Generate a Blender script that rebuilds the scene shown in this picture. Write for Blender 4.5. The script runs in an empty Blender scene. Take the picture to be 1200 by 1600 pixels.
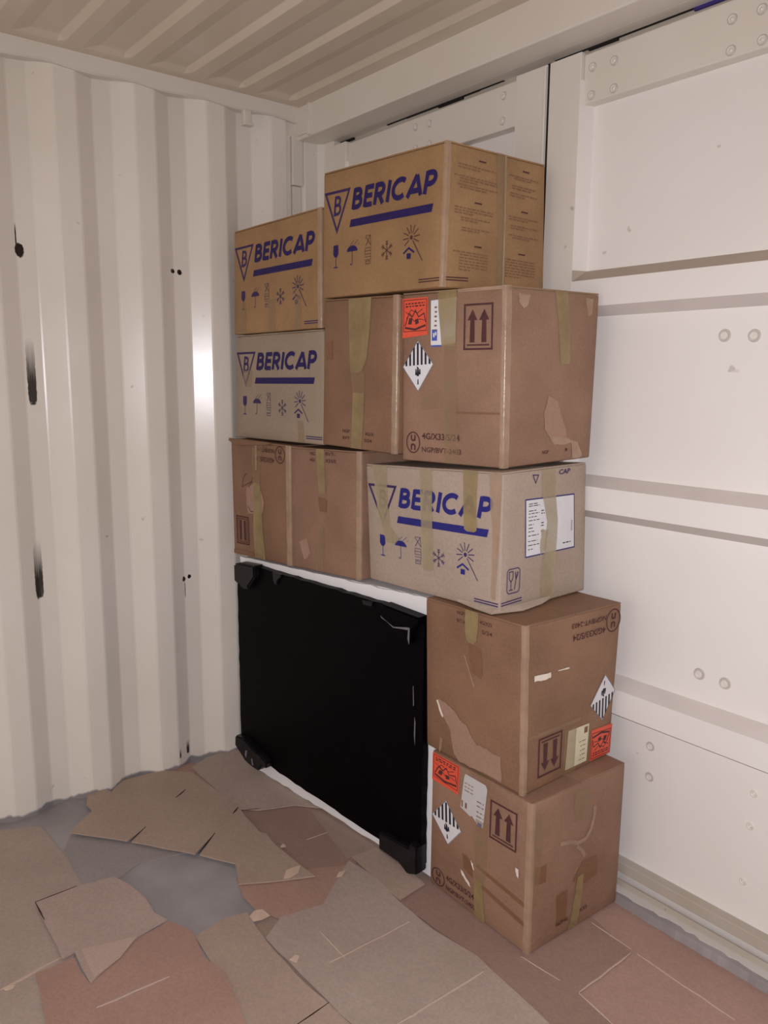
import bpy, bmesh, math, random
from mathutils import Vector, Matrix

# ------------------------------------------------------------ camera, world, lights, exposure
scene = bpy.context.scene
COL = scene.collection
CAM_LOC = Vector((2.63586, -1.80081, 1.42789))
CAM_R = Vector((0.6261282, 0.779691, 0.0067381))
CAM_U = Vector((-0.1326049, 0.0979642, 0.9863158))
CAM_F = Vector((-0.7683615, 0.6184537, -0.164729))
cam_data = bpy.data.cameras.new('camera')
cam = bpy.data.objects.new('camera', cam_data)
COL.objects.link(cam)
cam.matrix_world = Matrix(((CAM_R.x, CAM_U.x, -CAM_F.x, CAM_LOC.x), (CAM_R.y, CAM_U.y, -CAM_F.y, CAM_LOC.y),
                           (CAM_R.z, CAM_U.z, -CAM_F.z, CAM_LOC.z), (0, 0, 0, 1)))
cam_data.sensor_fit = 'VERTICAL'
cam_data.sensor_height = 24.0
cam_data.lens = 24.0 * 1250.48 / 1600.0
cam_data.clip_start = 0.02
scene.camera = cam

world = bpy.data.worlds.new('world')
scene.world = world
world.use_nodes = True
world.node_tree.nodes['Background'].inputs[0].default_value = (1.0, 0.89, 0.80, 1)
world.node_tree.nodes['Background'].inputs[1].default_value = 0.85

flash = bpy.data.lights.new('phone_flash', 'SPOT')        # the phone's own flash, beside its lens
flash.energy = 76.0
flash.spot_size = math.radians(160)
flash.spot_blend = 1.0
flash.color = (0.985, 0.985, 1.07)
flash.shadow_soft_size = 0.012
flash_o = bpy.data.objects.new('phone_flash', flash)
flash_o.location = CAM_LOC - CAM_R * 0.02 + CAM_U * 0.012
flash_o.rotation_euler = (CAM_F + Vector((0.06, 0, -0.30))).to_track_quat('-Z', 'Y').to_euler()
COL.objects.link(flash_o)

scene.view_settings.view_transform = 'Standard'
scene.view_settings.look = 'None'
scene.view_settings.gamma = 1.0
scene.view_settings.use_curve_mapping = False
scene.view_settings.exposure = 0.50

rnd = random.Random(7)

# ------------------------------------------------------------ materials
def srgb(r, g, b):
    f = lambda c: ((c / 255.0) / 12.92) if c / 255.0 <= 0.04045 else ((c / 255.0 + 0.055) / 1.055) ** 2.4
    return (f(r), f(g), f(b), 1.0)

def base_mat(name, rough=0.6, spec=0.5):
    m = bpy.data.materials.new(name)
    m.use_nodes = True
    nt = m.node_tree
    b = nt.nodes['Principled BSDF']
    b.inputs['Roughness'].default_value = rough
    b.inputs['Specular IOR Level'].default_value = spec
    return m, nt, b

def noise_node(nt, scale, detail=4, vec=None, coord='Object', stretch=None, shift=False):
    n = nt.nodes.new('ShaderNodeTexNoise')
    n.inputs['Scale'].default_value = scale
    n.inputs['Detail'].default_value = detail
    if vec is None:
        tc = nt.nodes.new('ShaderNodeTexCoord')
        vec = tc.outputs[coord]
        if coord == 'Object' and shift:
            oi = nt.nodes.new('ShaderNodeObjectInfo')
            va = nt.nodes.new('ShaderNodeVectorMath')
            va.operation = 'MULTIPLY_ADD'
            cmb = nt.nodes.new('ShaderNodeCombineXYZ')
            for i in range(3):
                nt.links.new(oi.outputs['Random'], cmb.inputs[i])
            va.inputs[1].default_value = (37.0, 19.0, 23.0)
            nt.links.new(cmb.outputs[0], va.inputs[0])
            nt.links.new(vec, va.inputs[2])
            vec = va.outputs[0]
    if stretch:
        mp = nt.nodes.new('ShaderNodeMapping')
        mp.inputs['Scale'].default_value = stretch
        nt.links.new(vec, mp.inputs['Vector'])
        vec = mp.outputs['Vector']
    nt.links.new(vec, n.inputs['Vector'])
    return n

def ramp(nt, sock, stops):
    r = nt.nodes.new('ShaderNodeValToRGB')
    el = r.color_ramp.elements
    while len(el) < len(stops):
        el.new(0.5)
    for e, (p, c) in zip(el, stops):
        e.position = p
        e.color = c
    nt.links.new(sock, r.inputs['Fac'])
    return r

def mix(nt, fac, a, b, mode='MIX'):
    m = nt.nodes.new('ShaderNodeMixRGB')
    m.blend_type = mode
    for s, v in ((0, fac), (1, a), (2, b)):
        if isinstance(v, (float, int)):
            m.inputs[s].default_value = v
        elif isinstance(v, tuple):
            m.inputs[s].default_value = v
        else:
            nt.links.new(v, m.inputs[s])
    return m.outputs[0]

def bump(nt, b, sock, strength, dist=0.01):
    n = nt.nodes.new('ShaderNodeBump')
    n.inputs['Strength'].default_value = strength
    n.inputs['Distance'].default_value = dist
    nt.links.new(sock, n.inputs['Height'])
    nt.links.new(n.outputs[0], b.inputs['Normal'])

def plain(name, rgb, rough=0.6, spec=0.4, var=0.08, scale=30.0):
    m, nt, b = base_mat(name, rough, spec)
    c = srgb(*rgb)
    n = noise_node(nt, scale)
    lo = tuple(x * (1 - var) for x in c[:3]) + (1,)
    hi = tuple(min(1, x * (1 + var)) for x in c[:3]) + (1,)
    r = ramp(nt, n.outputs[0], [(0.3, lo), (0.7, hi)])
    nt.links.new(r.outputs[0], b.inputs['Base Color'])
    return m

def cardboard(name, rgb, rough=0.58, patch=0.14, flute=True):
    m, nt, b = base_mat(name, rough, 0.35)
    c = srgb(*rgb)
    big = noise_node(nt, 5.0, 3, shift=True)
    fine = noise_node(nt, 160.0, 3)
    lo = (c[0] * (1 - patch), c[1] * (1 - patch * 1.15), c[2] * (1 - patch * 1.3), 1)
    hi = (min(1, c[0] * (1 + patch)), min(1, c[1] * (1 + patch)), min(1, c[2] * (1 + patch)), 1)
    r = ramp(nt, big.outputs[0], [(0.32, lo), (0.68, hi)])
    r2 = ramp(nt, fine.outputs[0], [(0.3, (0.90, 0.90, 0.90, 1)), (0.7, (1.06, 1.05, 1.04, 1))])
    o = mix(nt, 1.0, r.outputs[0], r2.outputs[0], 'MULTIPLY')
    nt.links.new(o, b.inputs['Base Color'])
    st = noise_node(nt, 9.0, 3, stretch=(1, 1, 3.0), shift=True)
    s2 = noise_node(nt, 60.0, 3)
    h = mix(nt, 0.25, st.outputs[0], s2.outputs[0])
    bump(nt, b, h, 0.35, 0.01)
    return m

def paint(name, rgb, rough=0.34, wave=0.25, grime=0.06):
    m, nt, b = base_mat(name, rough, 0.5)
    c = srgb(*rgb)
    big = noise_node(nt, 2.2, 4)
    lo = (c[0] * (1 - grime), c[1] * (1 - grime * 1.1), c[2] * (1 - grime * 1.5), 1)
    r = ramp(nt, big.outputs[0], [(0.35, lo), (0.65, c)])
    spots = noise_node(nt, 26.0, 2)
    sp = ramp(nt, spots.outputs[0], [(0.745, (1, 1, 1, 1)), (0.79, (0.72, 0.69, 0.66, 1))])
    o = mix(nt, 1.0, r.outputs[0], sp.outputs[0], 'MULTIPLY')
    nt.links.new(o, b.inputs['Base Color'])
    w = noise_node(nt, 4.0, 2)
    f = noise_node(nt, 70.0, 3)
    h = mix(nt, 0.04, w.outputs[0], f.outputs[0])
    bump(nt, b, h, wave, 0.02)
    return m

def math_node(nt, op, a, b2=0.0, c2=None):
    n = nt.nodes.new('ShaderNodeMath')
    n.operation = op
    for i, v in enumerate((a, b2, c2)):
        if v is None:
            continue
        if isinstance(v, (float, int)):
            n.inputs[i].default_value = v
        else:
            nt.links.new(v, n.inputs[i])
    return n.outputs[0]

def side_wall_paint():
    """cream paint with black scorch smears, scuffs and a ragged grey lower edge"""
    m = paint('side_wall_paint', (234, 226, 216), 0.24, 0.05)
    nt = m.node_tree
    b = nt.nodes['Principled BSDF']
    cur = b.inputs['Base Color'].links[0].from_socket
    tc = nt.nodes.new('ShaderNodeTexCoord')
    sx = nt.nodes.new('ShaderNodeSeparateXYZ')
    nt.links.new(tc.outputs['Object'], sx.inputs[0])
    Y, Z = sx.outputs[1], sx.outputs[2]
    streak = noise_node(nt, 1.0, 3, stretch=(1, 260, 9)).outputs[0]
    rag = noise_node(nt, 90.0, 3).outputs[0]
    # (y, z bottom, z top, half width, fade upward)
    for (y0, zb, zt, hw, fade) in ((-1.072, 1.338, 1.545, 0.0135, True), (-1.090, 0.712, 0.905, 0.0135, True),
                                   (-1.084, 1.783, 1.826, 0.0135, False), (-1.092, 1.800, 1.880, 0.0022, False),
                                   (-0.592, 1.777, 1.792, 0.009, False), (-0.566, 1.774, 1.792, 0.009, False),
                                   (-0.590, 0.692, 0.712, 0.007, False), (-0.568, 0.700, 0.716, 0.007, False),
                                   (-0.586, 0.630, 0.700, 0.0016, False),
                                   (-0.600, 0.030, 0.085, 0.007, True), (-0.640, 0.03, 0.07, 0.004, True)):
        u = math_node(nt, 'DIVIDE', math_node(nt, 'ABSOLUTE', math_node(nt, 'SUBTRACT', Y, y0)), hw)
        zc, zh = (zb + zt) / 2, (zt - zb) / 2
        v = math_node(nt, 'DIVIDE', math_node(nt, 'SUBTRACT', Z, zc), zh)
        if fade:
            vv = math_node(nt, 'POWER', math_node(nt, 'ABSOLUTE', v), 6.0)
            d = math_node(nt, 'ADD', math_node(nt, 'POWER', u, 4.0), vv)
        else:
            d = math_node(nt, 'ADD', math_node(nt, 'MULTIPLY', u, u), math_node(nt, 'MULTIPLY', v, v))
        d = math_node(nt, 'ADD', d, math_node(nt, 'MULTIPLY', math_node(nt, 'SUBTRACT', rag, 0.5), 1.2))
        mk = nt.nodes.new('ShaderNodeMapRange')
        mk.inputs['From Min'].default_value = 1.1
        mk.inputs['From Max'].default_value = 0.75
        nt.links.new(d, mk.inputs['Value'])
        out = mk.outputs[0]
        if fade:
            g = nt.nodes.new('ShaderNodeMapRange')
            g.inputs['From Min'].default_value = 1.0
            g.inputs['From Max'].default_value = -0.35
            nt.links.new(v, g.inputs['Value'])
            g2 = math_node(nt, 'MULTIPLY', g.outputs[0], math_node(nt, 'ADD', 0.35, math_node(nt, 'MULTIPLY', streak, 1.5)))
            g2 = math_node(nt, 'MINIMUM', g2, 0.97)
            out = math_node(nt, 'MULTIPLY', out, g2)
        cur = mix(nt, out, cur, srgb(34, 24, 20))
    # ragged lower edge where bare grey steel shows
    e = math_node(nt, 'SUBTRACT', Z, math_node(nt, 'MULTIPLY', noise_node(nt, 14.0, 5, stretch=(1, 1, 0.2)).outputs[0], 0.055))
    mk = nt.nodes.new('ShaderNodeMapRange')
    mk.inputs['From Min'].default_value = -0.018
    mk.inputs['From Max'].default_value = -0.026
    nt.links.new(e, mk.inputs['Value'])
    cur = mix(nt, mk.outputs[0], cur, srgb(142, 136, 136))
    nt.links.new(cur, b.inputs['Base Color'])
    return m

M = {}
M['wall'] = side_wall_paint()
M['paint'] = paint('cream_paint', (228, 220, 210), 0.36, 0.10)
M['door'] = paint('door_paint', (236, 230, 224), 0.45, 0.06, 0.03)
M['ceiling'] = paint('ceiling_paint', (218, 204, 186), 0.42, 0.14, 0.08)
M['rubber'] = plain('black_rubber', (26, 22, 22), 0.7, 0.3)
M['gap_blue'] = plain('blue_seal', (60, 50, 120), 0.6, 0.3)
M['grime'] = plain('grimy_paint', (196, 188, 181), 0.5, 0.4, 0.15, 40)
M['hole'] = plain('dark_hole', (96, 88, 84), 0.8, 0.2, 0.2, 40)
M['ledge'] = plain('dusty_ledge_paint', (216, 207, 200), 0.6, 0.3, 0.05, 8)  # slightly darker door tone for the step slopes
M['ledge_dark'] = plain('dirty_ledge_paint', (184, 169, 155), 0.6, 0.3, 0.06, 8)  # darkest tone, only on the top step slope
M['steel'] = plain('bare_grey_steel', (154, 148, 148), 0.6, 0.4, 0.15, 7.0)
M['sill'] = paint('sill_paint', (214, 208, 204), 0.5, 0.1)
M['dirty'] = paint('worn_sill_paint', (192, 182, 172), 0.6, 0.3, 0.2)
M['card_tan'] = cardboard('tan_cardboard', (158, 124, 87))
M['card_brown'] = cardboard('brown_cardboard', (145, 113, 93))
M['card_brown_dark'] = cardboard('dark_brown_cardboard', (136, 103, 80))
M['card_pale'] = cardboard('pale_greyish_cardboard', (174, 156, 141), 0.62, 0.05)
M['card_grey'] = cardboard('greyish_cardboard', (160, 143, 124), 0.62, 0.05)
M['edge'] = cardboard('worn_cardboard_edge', (206, 172, 146), 0.6, 0.08)
M['torn'] = cardboard('torn_cardboard_ply', (162, 130, 112), 0.7, 0.04)
M['stain'] = cardboard('old_tape_mark', (128, 92, 68), 0.5, 0.05)
M['ink_navy'] = plain('dark_navy_ink', (44, 32, 88), 0.6, 0.2, 0.15, 60)
M['ink_blue'] = plain('navy_ink', (44, 42, 118), 0.6, 0.2, 0.15, 60)
M['ink_purple'] = plain('purple_ink', (62, 44, 92), 0.6, 0.2, 0.15, 60)
M['ink_brown'] = plain('brown_ink', (82, 50, 50), 0.6, 0.2, 0.15, 60)
M['ink_faint'] = plain('faint_ink', (132, 98, 74), 0.7, 0.2, 0.1, 60)
M['label_orange'] = plain('orange_label', (226, 88, 62), 0.45, 0.4, 0.05)
M['label_white'] = plain('white_label', (222, 220, 222), 0.4, 0.4, 0.03)
M['label_cream'] = plain('cream_label', (214, 206, 176), 0.4, 0.4, 0.06)
M['label_grey'] = plain('grey_label', (196, 192, 190), 0.5, 0.4, 0.03)
M['label_blue'] = plain('blue_label_print', (70, 90, 170), 0.5, 0.4)
M['ink_black'] = plain('black_ink', (36, 32, 46), 0.5, 0.3)
M['paper'] = plain('torn_white_paper', (226, 214, 200), 0.7, 0.3)
M['scrap'] = plain('pale_paper_scrap', (206, 180, 160), 0.7, 0.3)
M['white'] = plain('white_enamel', (236, 234, 234), 0.35, 0.5, 0.03, 6)
M['black'] = plain('black_panel', (7, 4, 7), 0.42, 0.05, 0.2, 5)
M['black_plastic'] = plain('scuffed_black_plastic', (19, 18, 22), 0.35, 0.35, 0.6, 40)
M['grey_scuff'] = plain('grey_scuff', (110, 108, 116), 0.5, 0.4)
for k, c in (('sheet_tan', (172, 154, 143)), ('sheet_pink', (178, 157, 147)), ('sheet_red', (170, 136, 122)),
             ('sheet_redbrown', (170, 138, 125)), ('sheet_brown', (158, 136, 123)), ('sheet_grey', (154, 146, 144)),
             ('sheet_light', (172, 150, 136)), ('sheet_dark', (152, 124, 112))):
    M[k] = cardboard(k, c, 0.75, 0.05)
M['sheet_crease'] = cardboard('pale_crease', (188, 164, 152), 0.7, 0.05)
M['slot'] = plain('dark_slot', (62, 40, 34), 0.9, 0.1)  # shade inside slots and along sheet edges, painted as dark strips

def tape_mat(name, rgb, alpha, rough=0.22):
    m, nt, b = base_mat(name, rough, 0.5)
    c = srgb(*rgb)
    n = noise_node(nt, 24.0, 3)
    r = ramp(nt, n.outputs[0], [(0.3, tuple(x * 0.93 for x in c[:3]) + (1,)), (0.7, c)])
    nt.links.new(r.outputs[0], b.inputs['Base Color'])
    n2 = noise_node(nt, 12.0, 3)
    a = nt.nodes.new('ShaderNodeMapRange')
    a.inputs['From Min'].default_value = 0.3
    a.inputs['From Max'].default_value = 0.7
    a.inputs['To Min'].default_value = alpha * 0.75
    a.inputs['To Max'].default_value = min(1, alpha * 1.2)
    nt.links.new(n2.outputs[0], a.inputs['Value'])
    nt.links.new(a.outputs[0], b.inputs['Alpha'])
    w = noise_node(nt, 30.0, 3)
    bump(nt, b, w.outputs[0], 0.4, 0.004)
    return m
M['tape'] = tape_mat('yellowish_packing_tape', (166, 144, 100), 0.70)
M['tape_clear'] = tape_mat('clear_packing_tape', (170, 142, 108), 0.36)
M['tape_pale'] = tape_mat('pale_packing_tape', (186, 168, 134), 0.60)
M['tape_edge'] = tape_mat('corner_packing_tape', (190, 160, 134), 0.60)

# ------------------------------------------------------------ helpers
def link(name, mesh, mat, parent=None, loc=(0, 0, 0), smooth=False):
    o = bpy.data.objects.new(name, mesh)
    COL.objects.link(o)
    if mat is not None:
        mesh.materials.append(mat)
    if smooth:
        for p in mesh.polygons:
            p.use_smooth = True
    if parent is not None:
        o.parent = parent
        pw, q = Vector(), parent
        while q is not None:
            pw += q.location
            q = q.parent
        o.location = Vector(loc) - pw
    else:
        o.location = loc
    return o

def from_bm(name, bm, mat, parent=None, loc=(0, 0, 0), smooth=False):
    """bm is in world coordinates; the origin is put at loc"""
    me = bpy.data.meshes.new(name)
    L = Vector(loc)
    for v in bm.verts:
        v.co -= L
    bm.to_mesh(me)
    bm.free()
    return link(name, me, mat, parent, loc, smooth)

def thing(name, label, cat, loc, group=None):
    o = bpy.data.objects.new(name, None)
    o.empty_display_size = 0.05
    COL.objects.link(o)
    o.location = loc
    o['label'] = label
    o['category'] = cat
    if group:
        o['group'] = group
    return o

def tag(o, label, cat, group=None):
    o['label'] = label
    o['category'] = cat
    if group:
        o['group'] = group

def struct(o, label=None):
    o['kind'] = 'structure'
    if label:
        o['label'] = label
    return o

def bm_box(bm, x0, x1, y0, y1, z0, z1, bev=0.0):
    r = bmesh.ops.create_cube(bm, size=1.0)
    vs = r['verts']
    for v in vs:
        v.co = Vector((x0 + (v.co.x + .5) * (x1 - x0), y0 + (v.co.y + .5) * (y1 - y0), z0 + (v.co.z + .5) * (z1 - z0)))
    if bev > 0:
        es = list({e for v in vs for e in v.link_edges})
        bmesh.ops.bevel(bm, geom=es, offset=bev, segments=2, affect='EDGES', profile=0.5)
    return vs

def box_obj(name, x0, x1, y0, y1, z0, z1, mat, parent=None, bev=0.002):
    bm = bmesh.new()
    bm_box(bm, x0, x1, y0, y1, z0, z1, bev)
    return from_bm(name, bm, mat, parent, ((x0 + x1) / 2, (y0 + y1) / 2, z0))

def prism(name, poly, z0, z1, mat, parent=None, bev=0.0):
    bm = bmesh.new()
    vb = [bm.verts.new((x, y, z0)) for x, y in poly]
    vt = [bm.verts.new((x, y, z1)) for x, y in poly]
    n = len(poly)
    bm.faces.new(vt)
    bm.faces.new(vb[::-1])
    for i in range(n):
        bm.faces.new((vb[i], vb[(i + 1) % n], vt[(i + 1) % n], vt[i]))
    bmesh.ops.recalc_face_normals(bm, faces=bm.faces)
    if bev:
        bmesh.ops.bevel(bm, geom=list(bm.edges), offset=bev, segments=1, affect='EDGES')
    cx = sum(p[0] for p in poly) / n
    cy = sum(p[1] for p in poly) / n
    return from_bm(name, bm, mat, parent, (cx, cy, z0))

# ------------------------------------------------------------ the container shell
XR = 3.02          # right side wall
YB = -4.6          # open rear end of the modelled part
ZF = -0.012        # steel floor under the cardboard
ZC = 2.392         # ceiling

def sstep(t):
    t = max(0.0, min(1.0, t))
    return t * t * (3 - 2 * t)

# corrugated side wall: inner crests at x=0, troughs at x=-0.034
def corr_x(y, pitch=0.252, depth=0.033):
    t = (y + 0.714) % pitch
    if t < 0.066: return 0.0
    if t < 0.125: return -depth * (t - 0.066) / 0.059
    if t < 0.186: return -depth
    return -depth * (1 - (t - 0.186) / 0.066)

def corr_wall(name, x0, sgn, ya, yb, mat):
    ys = []
    k = math.floor((ya + 0.714) / 0.252) - 1
    while True:
        base = -0.714 + k * 0.252
        for o in (0.0, 0.066, 0.125, 0.186):
            for e in (-0.003, 0.003):
                ys.append(base + o + e)
        k += 1
        if base > yb:
            break
    ys = [ya] + sorted(y for y in ys if ya < y < yb) + [yb]
    zs = [ZF - 0.01, 0.4, 0.8, 1.2, 1.6, 2.0, 2.34, 2.40]
    bm = bmesh.new()
    grid = []
    for y in ys:
        grid.append([bm.verts.new((x0 + sgn * corr_x(y), y, z)) for z in zs])
    for i in range(len(ys) - 1):
        for j in range(len(zs) - 1):
            q = (grid[i][j], grid[i + 1][j], grid[i + 1][j + 1], grid[i][j + 1])
            f = bm.faces.new(q if sgn < 0 else q[::-1])
            f.smooth = False
    o = from_bm(name, bm, mat, None, (0, 0, 0))
    so = o.modifiers.new('thickness', 'SOLIDIFY')
    so.thickness = 0.003
    so.offset = -1
    return o

wl = struct(corr_wall('wall_left', 0.0, 1, YB, -0.150, M['wall']))
wr = struct(corr_wall('wall_right', XR, -1, YB, -0.120, M['paint']))

floor = struct(box_obj('floor', -0.06, XR + 0.06, YB, 0.10, ZF - 0.05, ZF, M['steel'], None, 0))

# corrugated roof: shallow ribs across the container, pressed ends near the side rail
def roof_profile(y, pitch=0.198):
    t = (y + 0.372) % pitch
    if t < 0.018: return 1.0 - t / 0.018          # slope seen from the camera
    if t < 0.070: return 0.0
    if t < 0.076: return 0.12 * (t - 0.070) / 0.006
    if t < 0.120: return 0.12 + 0.88 * (t - 0.076) / 0.044
    return 1.0
bm = bmesh.new()
ys = [YB]
k = -24
while -0.372 + k * 0.198 < 0.0:
    b0 = -0.372 + k * 0.198
    for o in (-0.001, 0.001, 0.017, 0.019, 0.070, 0.076, 0.120):
        y = b0 + o
        if YB < y < -0.10:
            ys.append(y)
    k += 1
ys += [-0.10]
xs = [-0.04, 0.045, 0.06, 0.085, 0.10, 0.8, 1.6, 2.4, XR - 0.1, XR + 0.03]
grid = []
for y in ys:
    row = []
    for x in xs:
        e = sstep((x - 0.05) / 0.045) * sstep((XR - 0.05 - x) / 0.05)
        row.append(bm.verts.new((x, y, ZC + 0.014 * roof_profile(y) * e)))
    grid.append(row)
for i in range(len(ys) - 1):
    for j in range(len(xs) - 1):
        bm.faces.new((grid[i][j], grid[i + 1][j], grid[i + 1][j + 1], grid[i][j + 1]))
ceil = struct(from_bm('ceiling', bm, M['ceiling'], None, (0, 0, ZC)))
so = ceil.modifiers.new('thickness', 'SOLIDIFY')
so.thickness = 0.003
so.offset = -1

# top side rail with a slightly wavy lower lip
bm = bmesh.new()
n = 60
rows = []
for i in range(n + 1):
    y = YB + (-0.10 - YB) * i / n if i < 12 else -1.9 + (1.8) * (i - 12) / (n - 12)
    if i < 12:
        y = YB + (-1.9 - YB) * i / 12
    w = 0.004 * math.sin(y * 24.9 + 1.0)
    prof = [(-0.05, 2.348 + w), (0.014, 2.344 + w), (0.020, 2.349 + w), (0.022, 2.398), (0.018, 2.403), (-0.05, 2.410)]
    rows.append([bm.verts.new((x, y, z)) for x, z in prof])
for i in range(n):
    for j in range(6):
        a, b = rows[i], rows[i + 1]
        bm.faces.new((a[j], a[(j + 1) % 6], b[(j + 1) % 6], b[j]))
bm.faces.new(rows[0][::-1]); bm.faces.new(rows[-1])
bmesh.ops.recalc_face_normals(bm, faces=bm.faces)
rail = struct(from_bm('trim_1', bm, M['paint'], None, (0, -2, 2.35)))

# small hook welded below the rail
hook = bmesh.new()
bm_box(hook, 0.0, 0.022, -0.330, -0.300, 2.300, 2.345, 0.004)
bm_box(hook, 0.0, 0.030, -0.335, -0.296, 2.292, 2.302, 0.003)
from_bm('lashing_hook', hook, M['paint'], rail, (0.01, -0.315, 2.30))

# door header beam
hd = struct(box_obj('trim_2', -0.05, XR + 0.05, -0.102, -0.010, 2.284, 2.42, M['paint'], None, 0.004))
box_obj('header_back', -0.05, XR + 0.05, -0.011, 0.085, 2.2845, 2.42, M['paint'], hd, 0.0)
box_obj('header_end_rib', 0.084, 0.098, -0.114, -0.100, 2.286, 2.392, M['paint'], hd, 0.002)
box_obj('header_end_plate', -0.04, 0.084, -0.108, -0.100, 2.296, 2.392, M['paint'], hd, 0.002)

# rear corner post
post = struct(prism('trim_3', [(-0.05, -0.195), (-0.006, -0.195), (-0.002, -0.128), (-0.014, -0.122), (-0.014, -0.082),
                               (0.006, -0.072), (0.012, -0.02), (0.030, 0.0), (0.084, 0.004), (0.084, 0.05), (-0.05, 0.05)],
                    ZF, 2.30, M['paint'], None, 0.002))
box_obj('post_cover', -0.014, 0.006, -0.124, -0.080, 2.128, 2.300, M['paint'], post, 0.002)
box_obj('post_head', -0.05, -0.004, -0.20, -0.100, 2.296, 2.41, M['paint'], post, 0.001)
box_obj('post_insert', -0.014, -0.004, -0.120, -0.084, ZF, 2.126, M['paint'], post, 0.001)
post2 = struct(prism('trim_4', [(XR + .05, -0.12), (XR - .01, -0.12), (XR - .02, -0.02), (XR - .05, 0.0), (XR - .08, 0.004),
                                (XR - .08, 0.05), (XR + .05, 0.05)], ZF, 2.30, M['paint'], None, 0.002))

# sill under the doors: grey worn steel, white painted lip, rubber line
sill = struct(box_obj('trim_5', 0.0, XR, -0.010, 0.10, ZF, 0.018, M['steel'], None, 0.002))
def wavy_strip(name, x0, x1, y0, y1, z0, z1, mat, parent, amp, seed):
    r = random.Random(seed)
    bm = bmesh.new()
    n = 150
    a = []
    for i in range(n + 1):
        x = x0 + (x1 - x0) * i / n
        j = amp * 1.3 * (r.random() - 0.5) + amp * 0.7 * math.sin(x * 13.0 + seed) * math.sin(x * 5.1)
        a.append([bm.verts.new(p) for p in ((x, y0 + j, z0), (x, y1, z0), (x, y1, z1), (x, y0 + j, z1))])
    for i in range(n):
        for j in range(4):
            bm.faces.new((a[i][j], a[i][(j + 1) % 4], a[i + 1][(j + 1) % 4], a[i + 1][j]))
    bm.faces.new(a[0]); bm.faces.new(a[-1][::-1])
    bmesh.ops.recalc_face_normals(bm, faces=bm.faces)
    return from_bm(name, bm, mat, parent, ((x0 + x1) / 2, y0, z0))
wavy_strip('sill_lip', 0.08, XR - .02, -0.030, 0.03, ZF, 0.020, M['steel'], sill, 0.003, 2)
wavy_strip('painted_lip', 0.08, XR - .02, -0.016, 0.03, 0.0195, 0.0215, M['sill'], sill, 0.007, 5)
box_obj('gasket_ridge', 0.08, XR - .02, 0.008, 0.014, 0.020, 0.040, M['dirty'], sill, 0.001)
box_obj('gasket_channel', 0.08, XR - .02, 0.014, 0.026, 0.020, 0.032, M['dirty'], sill, 0.001)
box_obj('gasket_lip', 0.08, XR - .02, 0.026, 0.034, 0.020, 0.050, M['sill'], sill, 0.001)

# ---- door leaves
D = 0.048
def prof(z0=0.086, z1=2.200):
    return [(z0, D), (0.4955, D), (0.522, 0.0), (0.592, 0.0), (0.617, D), (1.045, D), (1.073, 0.0), (1.1395, 0.0),
            (1.166, D), (1.597, D), (1.621, 0.0), (1.690, 0.0), (1.720, D), (z1, D)]

def door(name, x0, x1, f0, f1, plate0, plate1):
    """x0..x1 the whole leaf, f0/f1 widths of the frame posts"""
    bm = bmesh.new()
    P = prof()
    xa, xb = x0 + f0, x1 - f1
    # pressed panel; the recesses end in a small slope beside the frame
    cols = [(xa, 0.0), (xa + 0.012, 1.0)]
    m = 10
    cols += [(xa + 0.012 + (xb - xa - 0.024) * i / m, 1.0) for i in range(1, m)]
    cols += [(xb - 0.012, 1.0), (xb, 0.0)]
    g = []
    for x, k in cols:
        g.append([bm.verts.new((x, y * k, z)) for z, y in P])
    for i in range(len(cols) - 1):
        for j in range(len(P) - 1):
            bm.faces.new((g[i][j], g[i + 1][j], g[i + 1][j + 1], g[i][j + 1]))
    bmesh.ops.recalc_face_normals(bm, faces=bm.faces)
    bm.faces.ensure_lookup_table()
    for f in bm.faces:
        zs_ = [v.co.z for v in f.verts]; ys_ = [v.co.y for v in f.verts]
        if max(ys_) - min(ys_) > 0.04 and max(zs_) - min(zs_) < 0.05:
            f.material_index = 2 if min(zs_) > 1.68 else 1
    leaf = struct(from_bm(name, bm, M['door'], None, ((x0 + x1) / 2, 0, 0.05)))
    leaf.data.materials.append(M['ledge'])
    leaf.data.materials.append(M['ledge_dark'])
    so = leaf.modifiers.new('thickness', 'SOLIDIFY')
    so.thickness = 0.002
    so.offset = 1 if leaf.data.polygons[0].normal.y > 0 else -1
    box_obj('frame_post', x0, xa + 0.0005, 0.0, 0.052, 0.052, 2.268, M['paint'], leaf, 0.002)
    box_obj('frame_post', xb - 0.0005, x1, 0.0, 0.052, 0.052, 2.268, M['paint'], leaf, 0.002)
    box_obj('top_member', xa + 0.001, xb - 0.001, 0.012, 0.075, 2.140, 2.262, M['paint'], leaf, 0.003)
    box_obj('top_flange', x0 + 0.002, x1 - 0.002, 0.040, 0.06, 2.255, 2.281, M['dirty'], leaf, 0.001)
    box_obj('bottom_member', xa + 0.001, xb - 0.001, 0.018, 0.06, 0.056, 0.087, M['dirty'], leaf, 0.002)
    # shade in the gap above the leaf is painted by dark strips
    return leaf

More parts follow.
